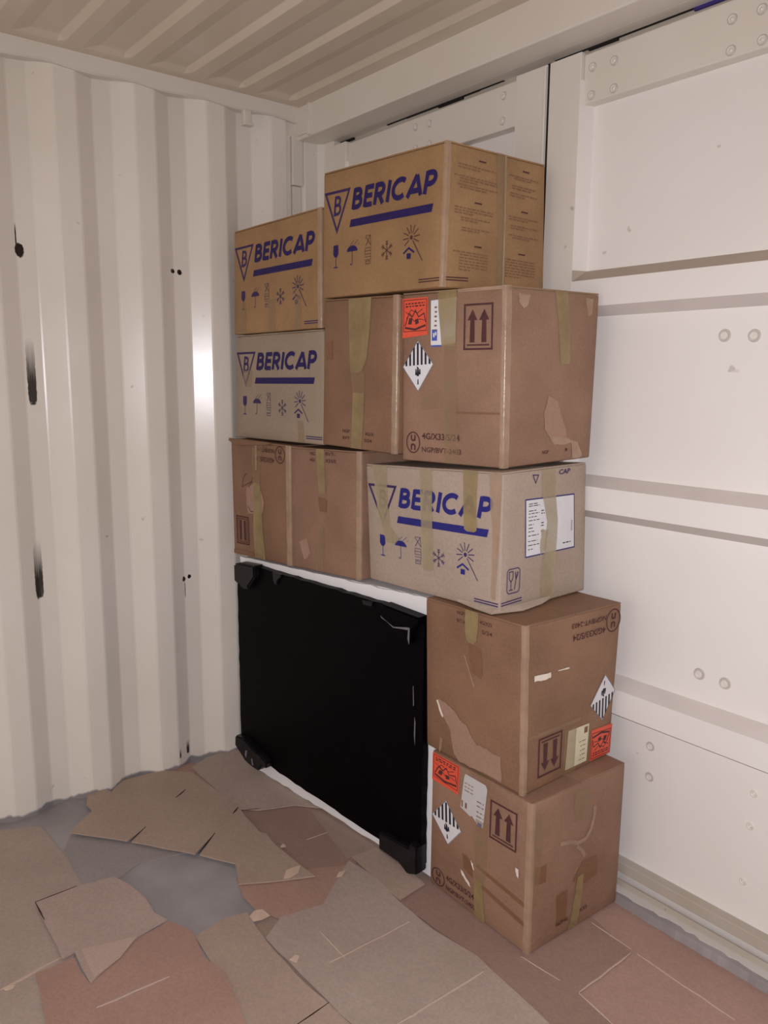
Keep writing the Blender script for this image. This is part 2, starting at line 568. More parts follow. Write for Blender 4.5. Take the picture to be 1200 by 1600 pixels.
d1 = door('door_1', 0.088, 1.0905, 0.074, 0.112, 0, 0)
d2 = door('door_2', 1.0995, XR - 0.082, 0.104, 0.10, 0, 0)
box_obj('meeting_seal', 1.088, 1.102, 0.004, 0.06, 0.05, 2.27, M['rubber'], d1, 0)
box_obj('seal_lip', 1.0825, 1.0905, -0.006, 0.002, 0.052, 2.262, M['paint'], d1, 0.002)
r = random.Random(3)
for i, (xa, xb, t) in enumerate(((-0.02, 0.03, .0),(0.09, 0.17, .006), (0.36, 0.46, .002), (0.46, 0.62, .003), (0.62, 0.73, .007), (0.73, 0.80, .0025),
                                 (0.80, 0.90, .0015), (1.09, 1.2, .002), (1.2, 1.29, .006), (1.29, 1.50, .0018))):
    box_obj('seal', xa, xb, 0.030, 0.038, 2.2855 - t * 1.3, 2.30, M['rubber'], hd, 0)  # dark strips added so the header gap reads as shade
box_obj('seal', 0.085, XR - .08, 0.0385, 0.0395, 2.270, 2.30, M['dirty'], hd, 0)
box_obj('blue_seal', 1.50, 1.62, 0.030, 0.038, 2.2775, 2.30, M['gap_blue'], hd, 0)

# bolts and plug-weld rings on the doors
def ring_mesh(name, R, r_, dome, filled=True, rim='grime', rimi=(0, 1)):
    bm = bmesh.new()
    n = 16
    prof_ = [(R + r_, 0.0), (R + r_ * .7, r_ * .8), (R, r_), (R - r_ * .8, r_ * .5), (R - r_, 0.0005)]
    if filled:
        prof_ += [(R * .45, dome * .8), (0.0001, dome)]
    rows = []
    for i in range(n):
        a = 2 * math.pi * i / n
        rows.append([bm.verts.new((q * math.cos(a), -h, q * math.sin(a))) for q, h in prof_])
    for i in range(n):
        for j in range(len(prof_) - 1):
            bm.faces.new((rows[i][j], rows[i][j + 1], rows[(i + 1) % n][j + 1], rows[(i + 1) % n][j]))
    bmesh.ops.recalc_face_normals(bm, faces=bm.faces)
    me = bpy.data.meshes.new(name)
    bm.to_mesh(me)
    bm.free()
    me.materials.append(M['paint'])
    me.materials.append(M[rim])
    k = len(prof_) - 1
    for i, p in enumerate(me.polygons):
        p.use_smooth = True
        if (i % k) in rimi:
            p.material_index = 1
    return me
bolt_me = ring_mesh('bolt', 0.0105, 0.004, 0.007)
ring_me = ring_mesh('weld_ring', 0.0125, 0.003, 0.0012, True, 'grime', (0, 1, 2, 3))
small_me = ring_mesh('small_weld', 0.007, 0.003, -0.002, True, 'hole', (4, 5))
def place(name, me, par, x, y, z, s=1.0):
    o = bpy.data.objects.new(name, me)
    COL.objects.link(o)
    o.parent = par
    o.location = Vector((x, y, z)) - par.location
    o.scale = (s, s, s)
for x, z in ((1.232, 2.225), (1.298, 2.222), (1.232, 2.157), (1.301, 2.156), (1.608, 2.221), (1.675, 2.220), (1.610, 2.156),
             (1.681, 2.157), (2.05, 2.221), (2.12, 2.220), (2.05, 2.157), (2.12, 2.157)):
    place('bolt', bolt_me, d2, x, 0.012, z, .82)
for x, z in ((0.534, 2.234), (0.602, 2.230), (0.922, 2.233), (0.920, 2.165), (0.604, 2.168), (0.536, 2.168)):
    place('bolt', bolt_me, d1, x, 0.012, z, .82)
for x, z in ((1.626, 1.534), (1.698, 1.531), (1.626, 0.690), (1.695, 0.686)):
    place('weld_ring', ring_me, d2, x, D, z)
for x, z in ((1.502, 0.446), (1.505, 0.358)):
    place('weld_ring', ring_me, d2, x, D, z, 0.85)
for x, z in ((1.790, 0.432), (1.788, 0.345), (1.782, 0.192), (1.872, 0.198)):
    place('weld_dimple', small_me, d2, x, D, z)

# ------------------------------------------------------------ cartons
BULGE = 0.0022
class Face:
    """a carton side given by its four corners; (u, v) in 0..1, flat print and tape are laid on it"""
    def __init__(s, a, b, c, d, flip=False, bulge=BULGE):
        s.a, s.b, s.c, s.d = [Vector(q) for q in (a, b, c, d)]
        s.n = (s.b - s.a).cross(s.c - s.a).normalized()
        s.w = ((s.b - s.a).length + (s.d - s.c).length) / 2
        s.h = ((s.c - s.a).length + (s.d - s.b).length) / 2
        s.flip = flip
        s.bulge = bulge
    def at(s, u, v, off):
        if s.flip:
            u, v = 1 - u, 1 - v
        p = (s.a * (1 - u) + s.b * u) * (1 - v) + (s.c * (1 - u) + s.d * u) * v
        cu, cv = max(0, min(1, u)), max(0, min(1, v))
        return p + s.n * (off + s.bulge * math.sin(math.pi * cu) * math.sin(math.pi * cv))

STUFF = ('small_print', 'label_print', 'sheet_print', 'packing_code_print', 'diamond_print', 'corner_lines', 'scribbled_line')
class Decal:
    """collects flat pieces laid on a face into one thin mesh"""
    def __init__(s, face, off=0.0012):
        s.f, s.off, s.bm = face, off, bmesh.new()
    def quad(s, pts, nu=1, nv=1):
        # pts: lower-left, lower-right, upper-right, upper-left in (u, v)
        g = []
        for i in range(nu + 1):
            t = i / nu
            row = []
            for j in range(nv + 1):
                k = j / nv
                u = (pts[0][0] * (1 - t) + pts[1][0] * t) * (1 - k) + (pts[3][0] * (1 - t) + pts[2][0] * t) * k
                v = (pts[0][1] * (1 - t) + pts[1][1] * t) * (1 - k) + (pts[3][1] * (1 - t) + pts[2][1] * t) * k
                row.append(s.bm.verts.new(s.f.at(u, v, s.off)))
            g.append(row)
        for i in range(nu):
            for j in range(nv):
                s.bm.faces.new((g[i][j], g[i + 1][j], g[i + 1][j + 1], g[i][j + 1]))
        return s
    def rect(s, u0, v0, u1, v1, nu=1, nv=1):
        return s.quad([(u0, v0), (u1, v0), (u1, v1), (u0, v1)], nu, nv)
    def poly(s, pts):
        s.bm.faces.new([s.bm.verts.new(s.f.at(u, v, s.off)) for u, v in pts])
        return s
    def line(s, p, q, w):
        """w in metres"""
        W, H = s.f.w, s.f.h
        dx, dy = (q[0] - p[0]) * W, (q[1] - p[1]) * H
        l = math.hypot(dx, dy) or 1e-6
        nx, ny = -dy / l * w / 2 / W, dx / l * w / 2 / H
        return s.quad([(p[0] - nx, p[1] - ny), (q[0] - nx, q[1] - ny), (q[0] + nx, q[1] + ny), (p[0] + nx, p[1] + ny)],
                      max(1, int(l / 0.06)), 1)
    def path(s, pts, w, closed=False):
        W, H = s.f.w, s.f.h
        P = [(u * W, v * H) for u, v in pts]
        n = len(P)
        L, R_ = [], []
        for i in range(n):
            a = P[i - 1] if (i > 0 or closed) else P[i]
            b = P[(i + 1) % n] if (i < n - 1 or closed) else P[i]
            c = P[i]
            d1 = Vector((c[0] - a[0], c[1] - a[1])); d2 = Vector((b[0] - c[0], b[1] - c[1]))
            if d1.length < 1e-9: d1 = d2.copy()
            if d2.length < 1e-9: d2 = d1.copy()
            d1.normalize(); d2.normalize()
            n1 = Vector((-d1.y, d1.x)); n2 = Vector((-d2.y, d2.x))
            m = (n1 + n2)
            if m.length < 1e-6: m = n1.copy()
            m.normalize()
            k = min(2.2, 1.0 / max(0.3, m.dot(n1)))
            L.append((c[0] + m.x * w / 2 * k, c[1] + m.y * w / 2 * k))
            R_.append((c[0] - m.x * w / 2 * k, c[1] - m.y * w / 2 * k))
        vl = [s.bm.verts.new(s.f.at(x / W, y / H, s.off)) for x, y in L]
        vr = [s.bm.verts.new(s.f.at(x / W, y / H, s.off)) for x, y in R_]
        for i in range(n if closed else n - 1):
            j = (i + 1) % n
            try:
                s.bm.faces.new((vr[i], vr[j], vl[j], vl[i]))
            except ValueError:
                pass
        return s
    def ellipse(s, u, v, ru, rv, w=None, n=24, a0=0, a1=2 * math.pi):
        pts = [(u + ru * math.cos(a0 + (a1 - a0) * i / n), v + rv * math.sin(a0 + (a1 - a0) * i / n)) for i in range(n + (0 if a1 - a0 > 6.28 else 1))]
        if w is None:
            return s.poly(pts)
        return s.path(pts, w, closed=(a1 - a0 > 6.28))
    def text(s, txt, u, v, h, italic=0.0, bold=0.0, wide=1.0, width=None):
        """one line of lettering; (u, v) lower-left, h cap height in metres, width in u fits it"""
        c = bpy.data.curves.new('t', 'FONT')
        c.body = txt
        c.size = 1.0
        c.offset = bold
        c.resolution_u = 2
        o = bpy.data.objects.new('t', c)
        me = bpy.data.meshes.new_from_object(o)
        bpy.data.objects.remove(o)
        bpy.data.curves.remove(c)
        if not me.vertices:
            return s
        x1 = max(q.co.x for q in me.vertices); x0 = min(q.co.x for q in me.vertices)
        k = h / 0.73
        kx = k * wide if width is None else width * s.f.w / (x1 - x0)
        vs = []
        for q in me.vertices:
            x = (q.co.x - x0) * kx + q.co.y * k * italic
            y = q.co.y * k
            vs.append(s.bm.verts.new(s.f.at(u + x / s.f.w, v + y / s.f.h, s.off)))
        for p in me.polygons:
            try:
                s.bm.faces.new([vs[i] for i in p.vertices])
            except ValueError:
                pass
        bpy.data.meshes.remove(me)
        return s
    def done(s, name, mat, parent, label=None):
        for f in s.bm.faces:
            f.normal_update()
            if f.normal.dot(s.f.n) < 0:
                f.normal_flip()
        loc = s.f.at(.5, .5, 0)
        o = from_bm(name, s.bm, mat, parent, loc)
        if name in STUFF:
            o['kind'] = 'stuff'
        if label:
            o['label'] = label
        return o

# hand-drawn geometric capitals (unit height, strokes), for the printed trade name
def arc(cx, cy, rx, ry, a0, a1, n=10):
    return [(cx + rx * math.cos(math.radians(a0 + (a1 - a0) * i / n)), cy + ry * math.sin(math.radians(a0 + (a1 - a0) * i / n))) for i in range(n + 1)]
SW = 0.265
LET = {
 'B': (0.66, [[(.10, 0), (.10, 1)], [(.10, .91), (.30, .91)] + arc(.30, .72, .19, .19, 90, -90, 8) + [(.10, .53)],
              [(.10, .53), (.34, .53)] + arc(.34, .31, .22, .22, 90, -90, 8) + [(.10, .09)]]),
 'E': (0.56, [[(.10, 0), (.10, 1)], [(.10, .91), (.54, .91)], [(.10, .51), (.50, .51)], [(.10, .09), (.54, .09)]]),
 'R': (0.68, [[(.10, 0), (.10, 1)], [(.10, .91), (.32, .91)] + arc(.32, .68, .21, .23, 90, -90, 8) + [(.10, .45)], [(.30, .45), (.58, 0)]]),
 'I': (0.20, [[(.10, 0), (.10, 1)]]),
 'C': (0.84, [arc(.47, .5, .37, .41, 48, 312, 20)]),
 'A': (0.80, [[(.05, 0), (.42, .94)], [(.76, 0), (.42, .94)], [(.20, .25), (.64, .25)]]),
 'P': (0.64, [[(.10, 0), (.10, 1)], [(.10, .91), (.32, .91)] + arc(.32, .67, .22, .24, 90, -90, 8) + [(.10, .43)]]),
}
def lettering(dc, word, u0, v0, u1, hv, italic=0.2, gap=0.06, sw=SW):
    tot = sum(LET[c][0] for c in word) + gap * (len(word) - 1)
    H = dc.f.h
    hm = hv * H
    avail = (u1 - u0) * dc.f.w - italic * hm
    kx = avail / tot
    x = 0
    for c in word:
        w, strokes = LET[c]
        for st in strokes:
            pts = [(u0 + ((x + px) * kx + italic * py * hm) / dc.f.w, v0 + py * hv) for px, py in st]
            dc.path(pts, sw * hm * 0.93)
        x += w + gap

def carton(label, bt, tp, mat, flaps=True, top_seam='x', bulge=BULGE, flip_f=False, flip_r=False, group=None, dents=1.0, seed=1):
    bt = [Vector(q) for q in bt]; tp = [Vector(q) for q in tp]
    c = sum(bt, Vector()) / 4
    root = thing('cardboard_box', label, 'box', (c.x, c.y, min(q.z for q in bt)), group)
    w = (bt[1] - bt[0]).length; d = (bt[2] - bt[1]).length; h = (tp[1] - bt[1]).length
    bm = bmesh.new()
    TH = 0.0045 if flaps else 0.0
    tb = [q - Vector((0, 0, TH)) for q in tp]
    bm_box(bm, 0, w, 0, d, 0, h, 0.0)
    bmesh.ops.bevel(bm, geom=list(bm.edges), offset=0.0045, segments=2, affect='EDGES', profile=0.5)
    long_e = [e for e in bm.edges if e.calc_length() > 0.1]
    bmesh.ops.subdivide_edges(bm, edges=long_e, cuts=9, use_grid_fill=True)
    rr = random.Random(seed)
    ph = [rr.uniform(0, 6.28) for _ in range(6)]
    for v in bm.verts:
        x, y, z = v.co
        u, t, k = x / w, y / d, z / h
        lo = (bt[0] * (1 - u) + bt[1] * u) * (1 - t) + (bt[3] * (1 - u) + bt[2] * u) * t
        hi = (tb[0] * (1 - u) + tb[1] * u) * (1 - t) + (tb[3] * (1 - u) + tb[2] * u) * t
        p = lo * (1 - k) + hi * k
        s = lambda q: math.sin(math.pi * max(0, min(1, q)))
        if y < 1e-4: p.y -= bulge * s(u) * s(k)
        if y > d - 1e-4: p.y += bulge * s(u) * s(k)
        if x < 1e-4: p.x -= bulge * s(t) * s(k)
        if x > w - 1e-4: p.x += bulge * s(t) * s(k)
        # worn top and bottom rims: small in/out waviness, only near the rims
        if k > 0.999 and dents:
            p.z += dents * 0.0004 * (math.sin(u * 9 + ph[0]) * math.sin(t * 7 + ph[1]))
        v.co = p
    for f in bm.faces:
        f.smooth = True
    bmesh.ops.recalc_face_normals(bm, faces=bm.faces)
    body = from_bm('carton_body', bm, mat, root, root.location)
    F = Face(bt[0], bt[1], tp[0], tp[1], flip_f, bulge)
    R = Face(bt[1], bt[2], tp[1], tp[2], flip_r, bulge)
    T = Face(tb[0], tb[1], tb[3], tb[2], False, 0)
    L = Face(bt[3], bt[0], tp[3], tp[0], False, bulge)
    if flaps:
        # two top flaps meeting in a seam that runs along the carton
        for k, (v0, v1) in enumerate(((0.004, 0.494), (0.506, 0.996))):
            fb = bmesh.new()
            th = 0.0032
            n = 8
            lo_, hi_ = [], []
            for j in (v0, v1):
                for i in range(n + 1):
                    u = 0.004 + 0.992 * i / n
                    z = 0.0016 + (0.0012 * math.sin(i * 1.7 + ph[k + 2]) if 0 < i < n else 0)
                    lo_.append(fb.verts.new(T.at(u, j, 0.0002)))
                    hi_.append(fb.verts.new(T.at(u, j, th + z * 0.4)))
            m = n + 1
            for i in range(n):
                fb.faces.new((hi_[i], hi_[i + 1], hi_[m + i + 1], hi_[m + i]))
                fb.faces.new((lo_[i], lo_[m + i], lo_[m + i + 1], lo_[i + 1]))
                fb.faces.new((lo_[i], lo_[i + 1], hi_[i + 1], hi_[i]))
                fb.faces.new((lo_[m + i], hi_[m + i], hi_[m + i + 1], lo_[m + i + 1]))
            fb.faces.new((lo_[0], hi_[0], hi_[m], lo_[m]))
            fb.faces.new((lo_[n], lo_[m + n], hi_[m + n], hi_[n]))
            bmesh.ops.recalc_face_normals(fb, faces=fb.faces)
            from_bm('top_flap', fb, mat, root, root.location)
    return root, F, R, T, L

def tape(face, pts, parent, mat='tape', off=0.0021, nv=10, rag=0.0, seed=0, name='packing_tape', label=None):
    """pts: list of (u_left, u_right, v) rows from top to bottom"""
    dc = Decal(face, off)
    rr = random.Random(seed)
    for (a, b, v), (c, d, w) in zip(pts[:-1], pts[1:]):
        n = max(1, int(abs(v - w) * nv))
        dc.quad([(c, w), (d, w), (b, v), (a, v)], 1, n)
    bmesh.ops.remove_doubles(dc.bm, verts=dc.bm.verts, dist=1e-5)
    return dc.done(name, M[mat], parent, label)

def edge_tape(Fa, Fb, parent, wa=0.018, wb=0.014, mat='tape_edge', v0=0.0, v1=1.0, mode='side', label=None):
    """strip folded over the near vertical edge (or, mode='top', over the top front edge)"""
    bm = bmesh.new()
    n = 12
    rows = []
    for i in range(n + 1):
        v = v0 + (v1 - v0) * i / n
        j = 0.0010 * math.sin(i * 2.3)
        o = 0.0020
        p0 = Fa.at(1 - (wa + j) / Fa.w, v, o) if not Fa.flip else Fa.at((wa + j) / Fa.w, 1 - v, o)
        p1 = Fa.at(1 - 0.0035 / Fa.w, v, o) if not Fa.flip else Fa.at(0.0035 / Fa.w, 1 - v, o)
        q0 = Fb.at(0.0035 / Fb.w, v, o) if not Fb.flip else Fb.at(1 - 0.0035 / Fb.w, 1 - v, o)
        q1 = Fb.at((wb - j) / Fb.w, v, o) if not Fb.flip else Fb.at(1 - (wb - j) / Fb.w, 1 - v, o)
        mid = (p1 + q0) / 2 + (Fa.n + Fb.n) * 0.0009
        rows.append([bm.verts.new(p) for p in (p0, p1, mid, q0, q1)])
    for i in range(n):
        for k in range(4):
            f = bm.faces.new((rows[i][k], rows[i][k + 1], rows[i + 1][k + 1], rows[i + 1][k]))
            f.smooth = True
    loc = Fa.at(1, .5, 0)
    return from_bm('edge_tape', bm, M[mat], parent, loc)

def blob(face, pts, parent, mat, name, off=0.0013, seed=1, jit=0.004, label=None):
    """an irregular flat patch (torn ply, old tape mark, paper scrap)"""
    rr = random.Random(seed)
    out = []
    n = len(pts)
    for i in range(n):
        a, b = pts[i], pts[(i + 1) % n]
        for k in range(4):
            t = k / 4
            out.append((a[0] * (1 - t) + b[0] * t + (rr.random() - .5) * jit, a[1] * (1 - t) + b[1] * t + (rr.random() - .5) * jit))
    dc = Decal(face, off)
    dc.poly(out)
    bmesh.ops.triangulate(dc.bm, faces=dc.bm.faces)
    return dc.done(name, M[mat], parent, label)

# ------------------------------------------------------------ printed matter
def print_logo(F, R, root, big='ink_blue', tri='ink_purple', sym='ink_blue', sym2='ink_purple', half_glass=False, corner=True, sun=True):
    d = Decal(F, 0.0012)
    A, B, C = (.025, .826), (.247, .826), (.136, .520)
    d.path([A, B, C], 0.0072, closed=True)
    # the B inside the triangle
    lettering(d, 'B', .100, .640, .186, .155, 0.12, sw=.17)
    d.done('triangle_emblem', M[tri], root)
    d = Decal(F, 0.0012)
    lettering(d, 'BERICAP', .268, .664, .952, .156, 0.20)
    d.done('printed_name', M[big], root)
    d = Decal(F, 0.0012)
    d.quad([(.255, .533), (.910, .533), (.922, .590), (.267, .590)], 10, 1)
    d.done('printed_bar', M[big], root)
    W, H = F.w, F.h
    d = Decal(F, 0.0012)
    # goblet
    u, t, b = .128, .412, .235
    d.poly([(u - .022, t), (u + .022, t), (u + .024, t - .07), (u + .010, t - .095), (u - .010, t - .095), (u - .024, t - .07)])
    d.line((u, t - .09), (u, b + .006), .0022)
    d.ellipse(u, b + .002, .022, .005)
    d.done('goblet_symbol', M[sym], root)
    d = Decal(F, 0.0012)
    # umbrella
    u, t, b = .282, .400, .240
    d.ellipse(u, .345, .048, .046, None, 12, 0, math.pi)
    d.path([(u, .345), (u, .250), (u - .006, .242), (u - .014, .244), (u - .017, .254)], .0020)
    for k in range(7):
        a = (u - .010 + .012 * k, .405 + .012 * (k % 3))
        d.line(a, (a[0] - .006, a[1] - .014), .0016)
    d.done('umbrella_symbol', M[sym], root)
    d = Decal(F, 0.0012)
    # stack of crates
    u0, u1 = .398, .446
    d.path([(u0 + .005, .252), (u1 - .005, .252), (u1 - .005, .222 + .01), (u0 + .005, .232)], .0016, True)
    for v in (.262, .285, .305, .330, .352):
        d.line((u0, v), (u1, v + .001), .0014)
    d.line((u0, .30), (u0, .35), .0014); d.line((u1, .26), (u1, .35), .0014)
    d.path([(u0 + .004, .37), (u1 - .006, .445), (u1, .37), (u0 + .002, .44)], .0020)
    d.line((u0 + .004, .445), (u1, .445), .0014)
    d.done('crate_stack_symbol', M[sym2], root)
    d = Decal(F, 0.0012)
    # snowflake
    u, v = .580, .312
    rx, ry = .046, .046 * W / H
    for k in range(6):
        a = math.pi * k / 3 + math.pi / 6
        e = (u + rx * math.cos(a), v + ry * math.sin(a))
        d.line((u, v), e, .0022)
        for s_ in (-1, 1):
            for q in (.55, .8):
                m_ = (u + rx * q * math.cos(a), v + ry * q * math.sin(a))
                a2 = a + s_ * .8
                d.line(m_, (m_[0] + rx * .30 * math.cos(a2), m_[1] + ry * .30 * math.sin(a2)), .0018)
    d.done('snowflake_symbol', M[sym2], root)
    d = Decal(F, 0.0012)
    # sun over a house roof
    u, v = .770, .378
    d.ellipse(u, v, .011, .011 * W / H, None, 12)
    for k in range(12):
        a = 2 * math.pi * k / 12 + .1
        r1, r2 = .020, .062
        if k == 10: r2 = .145
        if k in (8, 9): continue
        d.line((u + r1 * math.cos(a), v + r1 * W / H * math.sin(a)), (u + r2 * math.cos(a), v + r2 * W / H * math.sin(a)), .0026)
    d.done('sun_symbol', M[sym2], root)
    d = Decal(F, 0.0012)
    d.path([(.712, .268), (.752, .304), (.794, .268)], .0050)
    d.rect(.738, .226, .768, .266)
    d.done('house_symbol', M[sym], root)
    d = Decal(F, 0.0012)
    d.line((.832, .066), (.992, .066), .0030); d.line((.832, .048), (.992, .048), .0030)
    d.done('corner_lines', M[sym2], root)
    if corner:
        d = Decal(R, 0.0012)
        d.line((.012, .070), (.235, .078), .0030); d.line((.012, .052), (.235, .058), .0030)
        d.done('corner_lines', M[sym2], root)

def arrows(F, root, u0, v0, u1, v1, name='this_way_up_mark'):
    d = Decal(F, 0.0012)
    ku, kv = (u1 - u0), (v1 - v0)
    P = lambda x, y: (u0 + x * ku, v0 + y * kv)
    d.path([P(.03, .03), P(.97, .03), P(.97, .97), P(.03, .97)], .0050, True)
    for cx in (.30, .70):
        d.poly([P(cx - .085, .17), P(cx + .085, .17), P(cx + .07, .66), P(cx - .07, .66)])
        d.poly([P(cx - .17, .64), P(cx + .17, .64), P(cx, .87)])
    d.line(P(.12, .115), P(.88, .115), .0040)
    return d.done(name, M['ink_brown'], root)

def un_mark(F, root, u=.121, v=.110, ru=.066, rv=.066, t1='4G/X33/S/24', t2='NGP/BVT-2403', x0=.214, w=.38, ty=(.138, .060)):
    d = Decal(F, 0.0012)
    d.ellipse(u, v, ru, rv, .0035, 28)
    # u above n
    d.path([(u - .018, v + .046), (u - .018, v + .020), (u - .006, v + .012), (u + .006, v + .012), (u + .018, v + .020)], .0048)
    d.line((u + .018, v + .010), (u + .018, v + .046), .0048)
    d.line((u - .018, v - .046), (u - .018, v - .010), .0048)
    d.path([(u - .018, v - .020), (u - .006, v - .012), (u + .006, v - .012), (u + .018, v - .020), (u + .018, v - .046)], .0048)
    d.text(t1, x0, ty[0], .017, bold=.022, width=w)
    d.text(t2, x0, ty[1], .014, bold=.018, width=w * 1.04)
    return d.done('packing_code_print', M['ink_brown'], root)

def diamond(F, root, c, r_, b, l, rot=0):
    """white hazard diamond: top, right, bottom, left in (u, v)"""
    T_, R_, B_, L_ = c, r_, b, l
    ctr = ((L_[0] + R_[0]) / 2, (L_[1] + R_[1]) / 2)
    d = Decal(F, 0.0015)
    d.quad([B_, R_, T_, L_], 5, 5)
    o = d.done('hazard_diamond', M['label_white'], root, 'white diamond label with black stripes in its upper half')
    def loc(x, y):   # x along L->R (-1..1), y towards top (+) / bottom (-)
        px = ctr[0] + (R_[0] - L_[0]) / 2 * x
        py = ctr[1] + (R_[1] - L_[1]) / 2 * x
        q = T_ if y > 0 else B_
        return (px + (q[0] - ctr[0]) * abs(y), py + (q[1] - ctr[1]) * abs(y))
    d = Decal(F, 0.0018)
    for k in range(-3, 4):
        x = k * .25
        x0, x1 = x - .062, x + .062
        t0, t1 = 1 - abs(x0) - .04, 1 - abs(x1) - .04
        if min(t0, t1) > .03:
            d.poly([loc(x0, .02), loc(x1, .02), loc(x1, t1), loc(x0, t0)])
    # small group of batteries and the class number
    for x, w, y0, y1 in ((-.12, .06, -.12, -.36), (0, .08, -.09, -.40), (.12, .06, -.14, -.34)):
        d.poly([loc(x - w, y1), loc(x + w, y1), loc(x + w * .7, y0), loc(x - w * .5, y0)])
    d.poly([loc(-.05, -.02), loc(.07, -.10), loc(.05, -.16), loc(-.08, -.08)])
    d.poly([loc(-.04, -.72), loc(.045, -.72), loc(.03, -.50), loc(-.03, -.54)])
    d.path([loc(0, .975), loc(.975, 0), loc(0, -.975), loc(-.975, 0)], .0013, True)
    d.done('diamond_print', M['ink_black'], root)
    return o

def orange_label(F, root, q, seed=0):
    """q: lower-left, lower-right, upper-right, upper-left"""
    d = Decal(F, 0.0014)
    d.quad(q, 5, 5)
    o = d.done('orange_label', M['label_orange'], root, 'orange handling label with black print')
    def P(x, y):
        a = (q[0][0] * (1 - x) + q[1][0] * x, q[0][1] * (1 - x) + q[1][1] * x)
        b = (q[3][0] * (1 - x) + q[2][0] * x, q[3][1] * (1 - x) + q[2][1] * x)
        return (a[0] * (1 - y) + b[0] * y, a[1] * (1 - y) + b[1] * y)
    d = Decal(F, 0.0017)
    rr = random.Random(seed)
    d.path([P(.05, .16), P(.95, .12), P(.95, .95), P(.05, .95)], .0018, True)
    for y in (.86, .79):
        x = .12
        while x < .86:
            w = rr.uniform(.05, .13)
            d.line(P(x, y), P(min(.88, x + w), y), .0035)
            x += w + .04
    # picture of a flame over a broken battery pack
    d.path([P(.10, .30), P(.26, .62), P(.40, .52), P(.52, .68), P(.64, .50), P(.86, .58), P(.92, .34)], .0030)
    d.path([P(.16, .48), P(.34, .70), P(.60, .60), P(.80, .70)], .0020)
    d.poly([P(.22, .34), P(.36, .32), P(.40, .48), P(.28, .50)])
    d.poly([P(.52, .30), P(.66, .34), P(.62, .46), P(.50, .44)])
    d.path([P(.10, .26), P(.50, .18), P(.92, .26)], .0055)
    d.path([P(.12, .66), P(.30, .56), P(.46, .40), P(.70, .44), P(.86, .40)], .0018)
    d.done('label_print', M['ink_brown'], root)
    return o

def text_bars(dc, u0, u1, v, h, rr, slant=0.0, fill=1.0):
    x = u0
    end = u0 + (u1 - u0) * fill
    while x < end:
        w = rr.uniform(.018, .055)
        e = min(end, x + w)
        dc.line((x, v + slant * (x - u0)), (e, v + slant * (e - u0)), h)
        x = e + .010

# ------------------------------------------------------------ the white appliance with the black front
A0 = Vector((0.12, -0.433)); A1 = Vector((1.055, -0.362))
dS = (A1 - A0).normalized(); nS = Vector((dS.y, -dS.x))      # outwards, towards the room
def fr(s, z, off=0.0):
    p = A0 + dS * s + nS * off
    return Vector((p.x, p.y, z))
app = thing('chest_appliance', 'white chest appliance under the boxes, with black front panel and black corner blocks', 'appliance',
            (0.6, -0.22, 0))
bm = bmesh.new()
Ld = (A1 - A0).length
def app_pt(s, t, z, L_=Ld):
    p = A0 + dS * s - nS * t
    return Vector((p.x, p.y, z))
bt = [app_pt(0, 0, 0.0), app_pt(Ld, 0, 0.0), Vector((A1.x + 0.0, -0.02, 0)), Vector((0.09, -0.02, 0))]
tp = [app_pt(0, 0, 0.789), app_pt(Ld, 0, 0.832), Vector((A1.x + 0.0, -0.02, 0.832)), Vector((0.09, -0.02, 0.789))]
vb = [bm.verts.new(q) for q in bt]; vt = [bm.verts.new(q) for q in tp]
bm.faces.new(vb[::-1]); bm.faces.new(vt)
for i in range(4):
    bm.faces.new((vb[i], vb[(i + 1) % 4], vt[(i + 1) % 4], vt[i]))
bmesh.ops.bevel(bm, geom=list(bm.edges), offset=0.006, segments=2, affect='EDGES')
from_bm('cabinet', bm, M['white'], app, app.location)

def slab(name, poly, off0, off1, mat, jit=0.0, seed=0, bev=0.0, label=None, parent=None):
    """a plate parallel to the appliance front; poly in (s, z)"""
    rr = random.Random(seed)
    pts = []
    n = len(poly)
    for i in range(n):
        a, b = poly[i], poly[(i + 1) % n]
        l = math.hypot(b[0] - a[0], b[1] - a[1])
        m = max(1, int(l / 0.03)) if jit else 1
        for k in range(m):
            t = k / m
            pts.append((a[0] * (1 - t) + b[0] * t + (rr.random() - .5) * jit, a[1] * (1 - t) + b[1] * t + (rr.random() - .5) * jit))
    bm = bmesh.new()
    f0 = [bm.verts.new(fr(s, z, off0)) for s, z in pts]
    f1 = [bm.verts.new(fr(s, z, off1)) for s, z in pts]
    bm.faces.new(f0[::-1]); bm.faces.new(f1)
    n = len(pts)
    for i in range(n):
        bm.faces.new((f0[i], f0[(i + 1) % n], f1[(i + 1) % n], f1[i]))
    bmesh.ops.recalc_face_normals(bm, faces=bm.faces)
    if bev:
        bmesh.ops.bevel(bm, geom=list(bm.edges), offset=bev, segments=2, affect='EDGES')
    c = sum((Vector(fr(s, z, off1)) for s, z in pts), Vector()) / n
    o = from_bm(name, bm, mat, parent or app, c)
    if label: o['label'] = label
    return o
slab('front_panel', [(.012, .075), (.16, .072), (.25, .062), (.77, .042), (.942, .040), (.942, .776), (.90, .783), (.79, .787), (.5, .785),
                     (.25, .783), (.14, .784), (.012, .760)], 0.0, 0.028, M['black'], 0.004, 3, label='matt black front panel with ragged edges')
slab('white_rim', [(-.002, .003), (.966, .003), (.966, .404), (.940, .412), (.940, .831), (-.002, .790), (-.002, .60), (-.012, .12)], -0.004, 0.004, M['white'], 0.006, 5,
     label='white edging strip showing around the black panel')
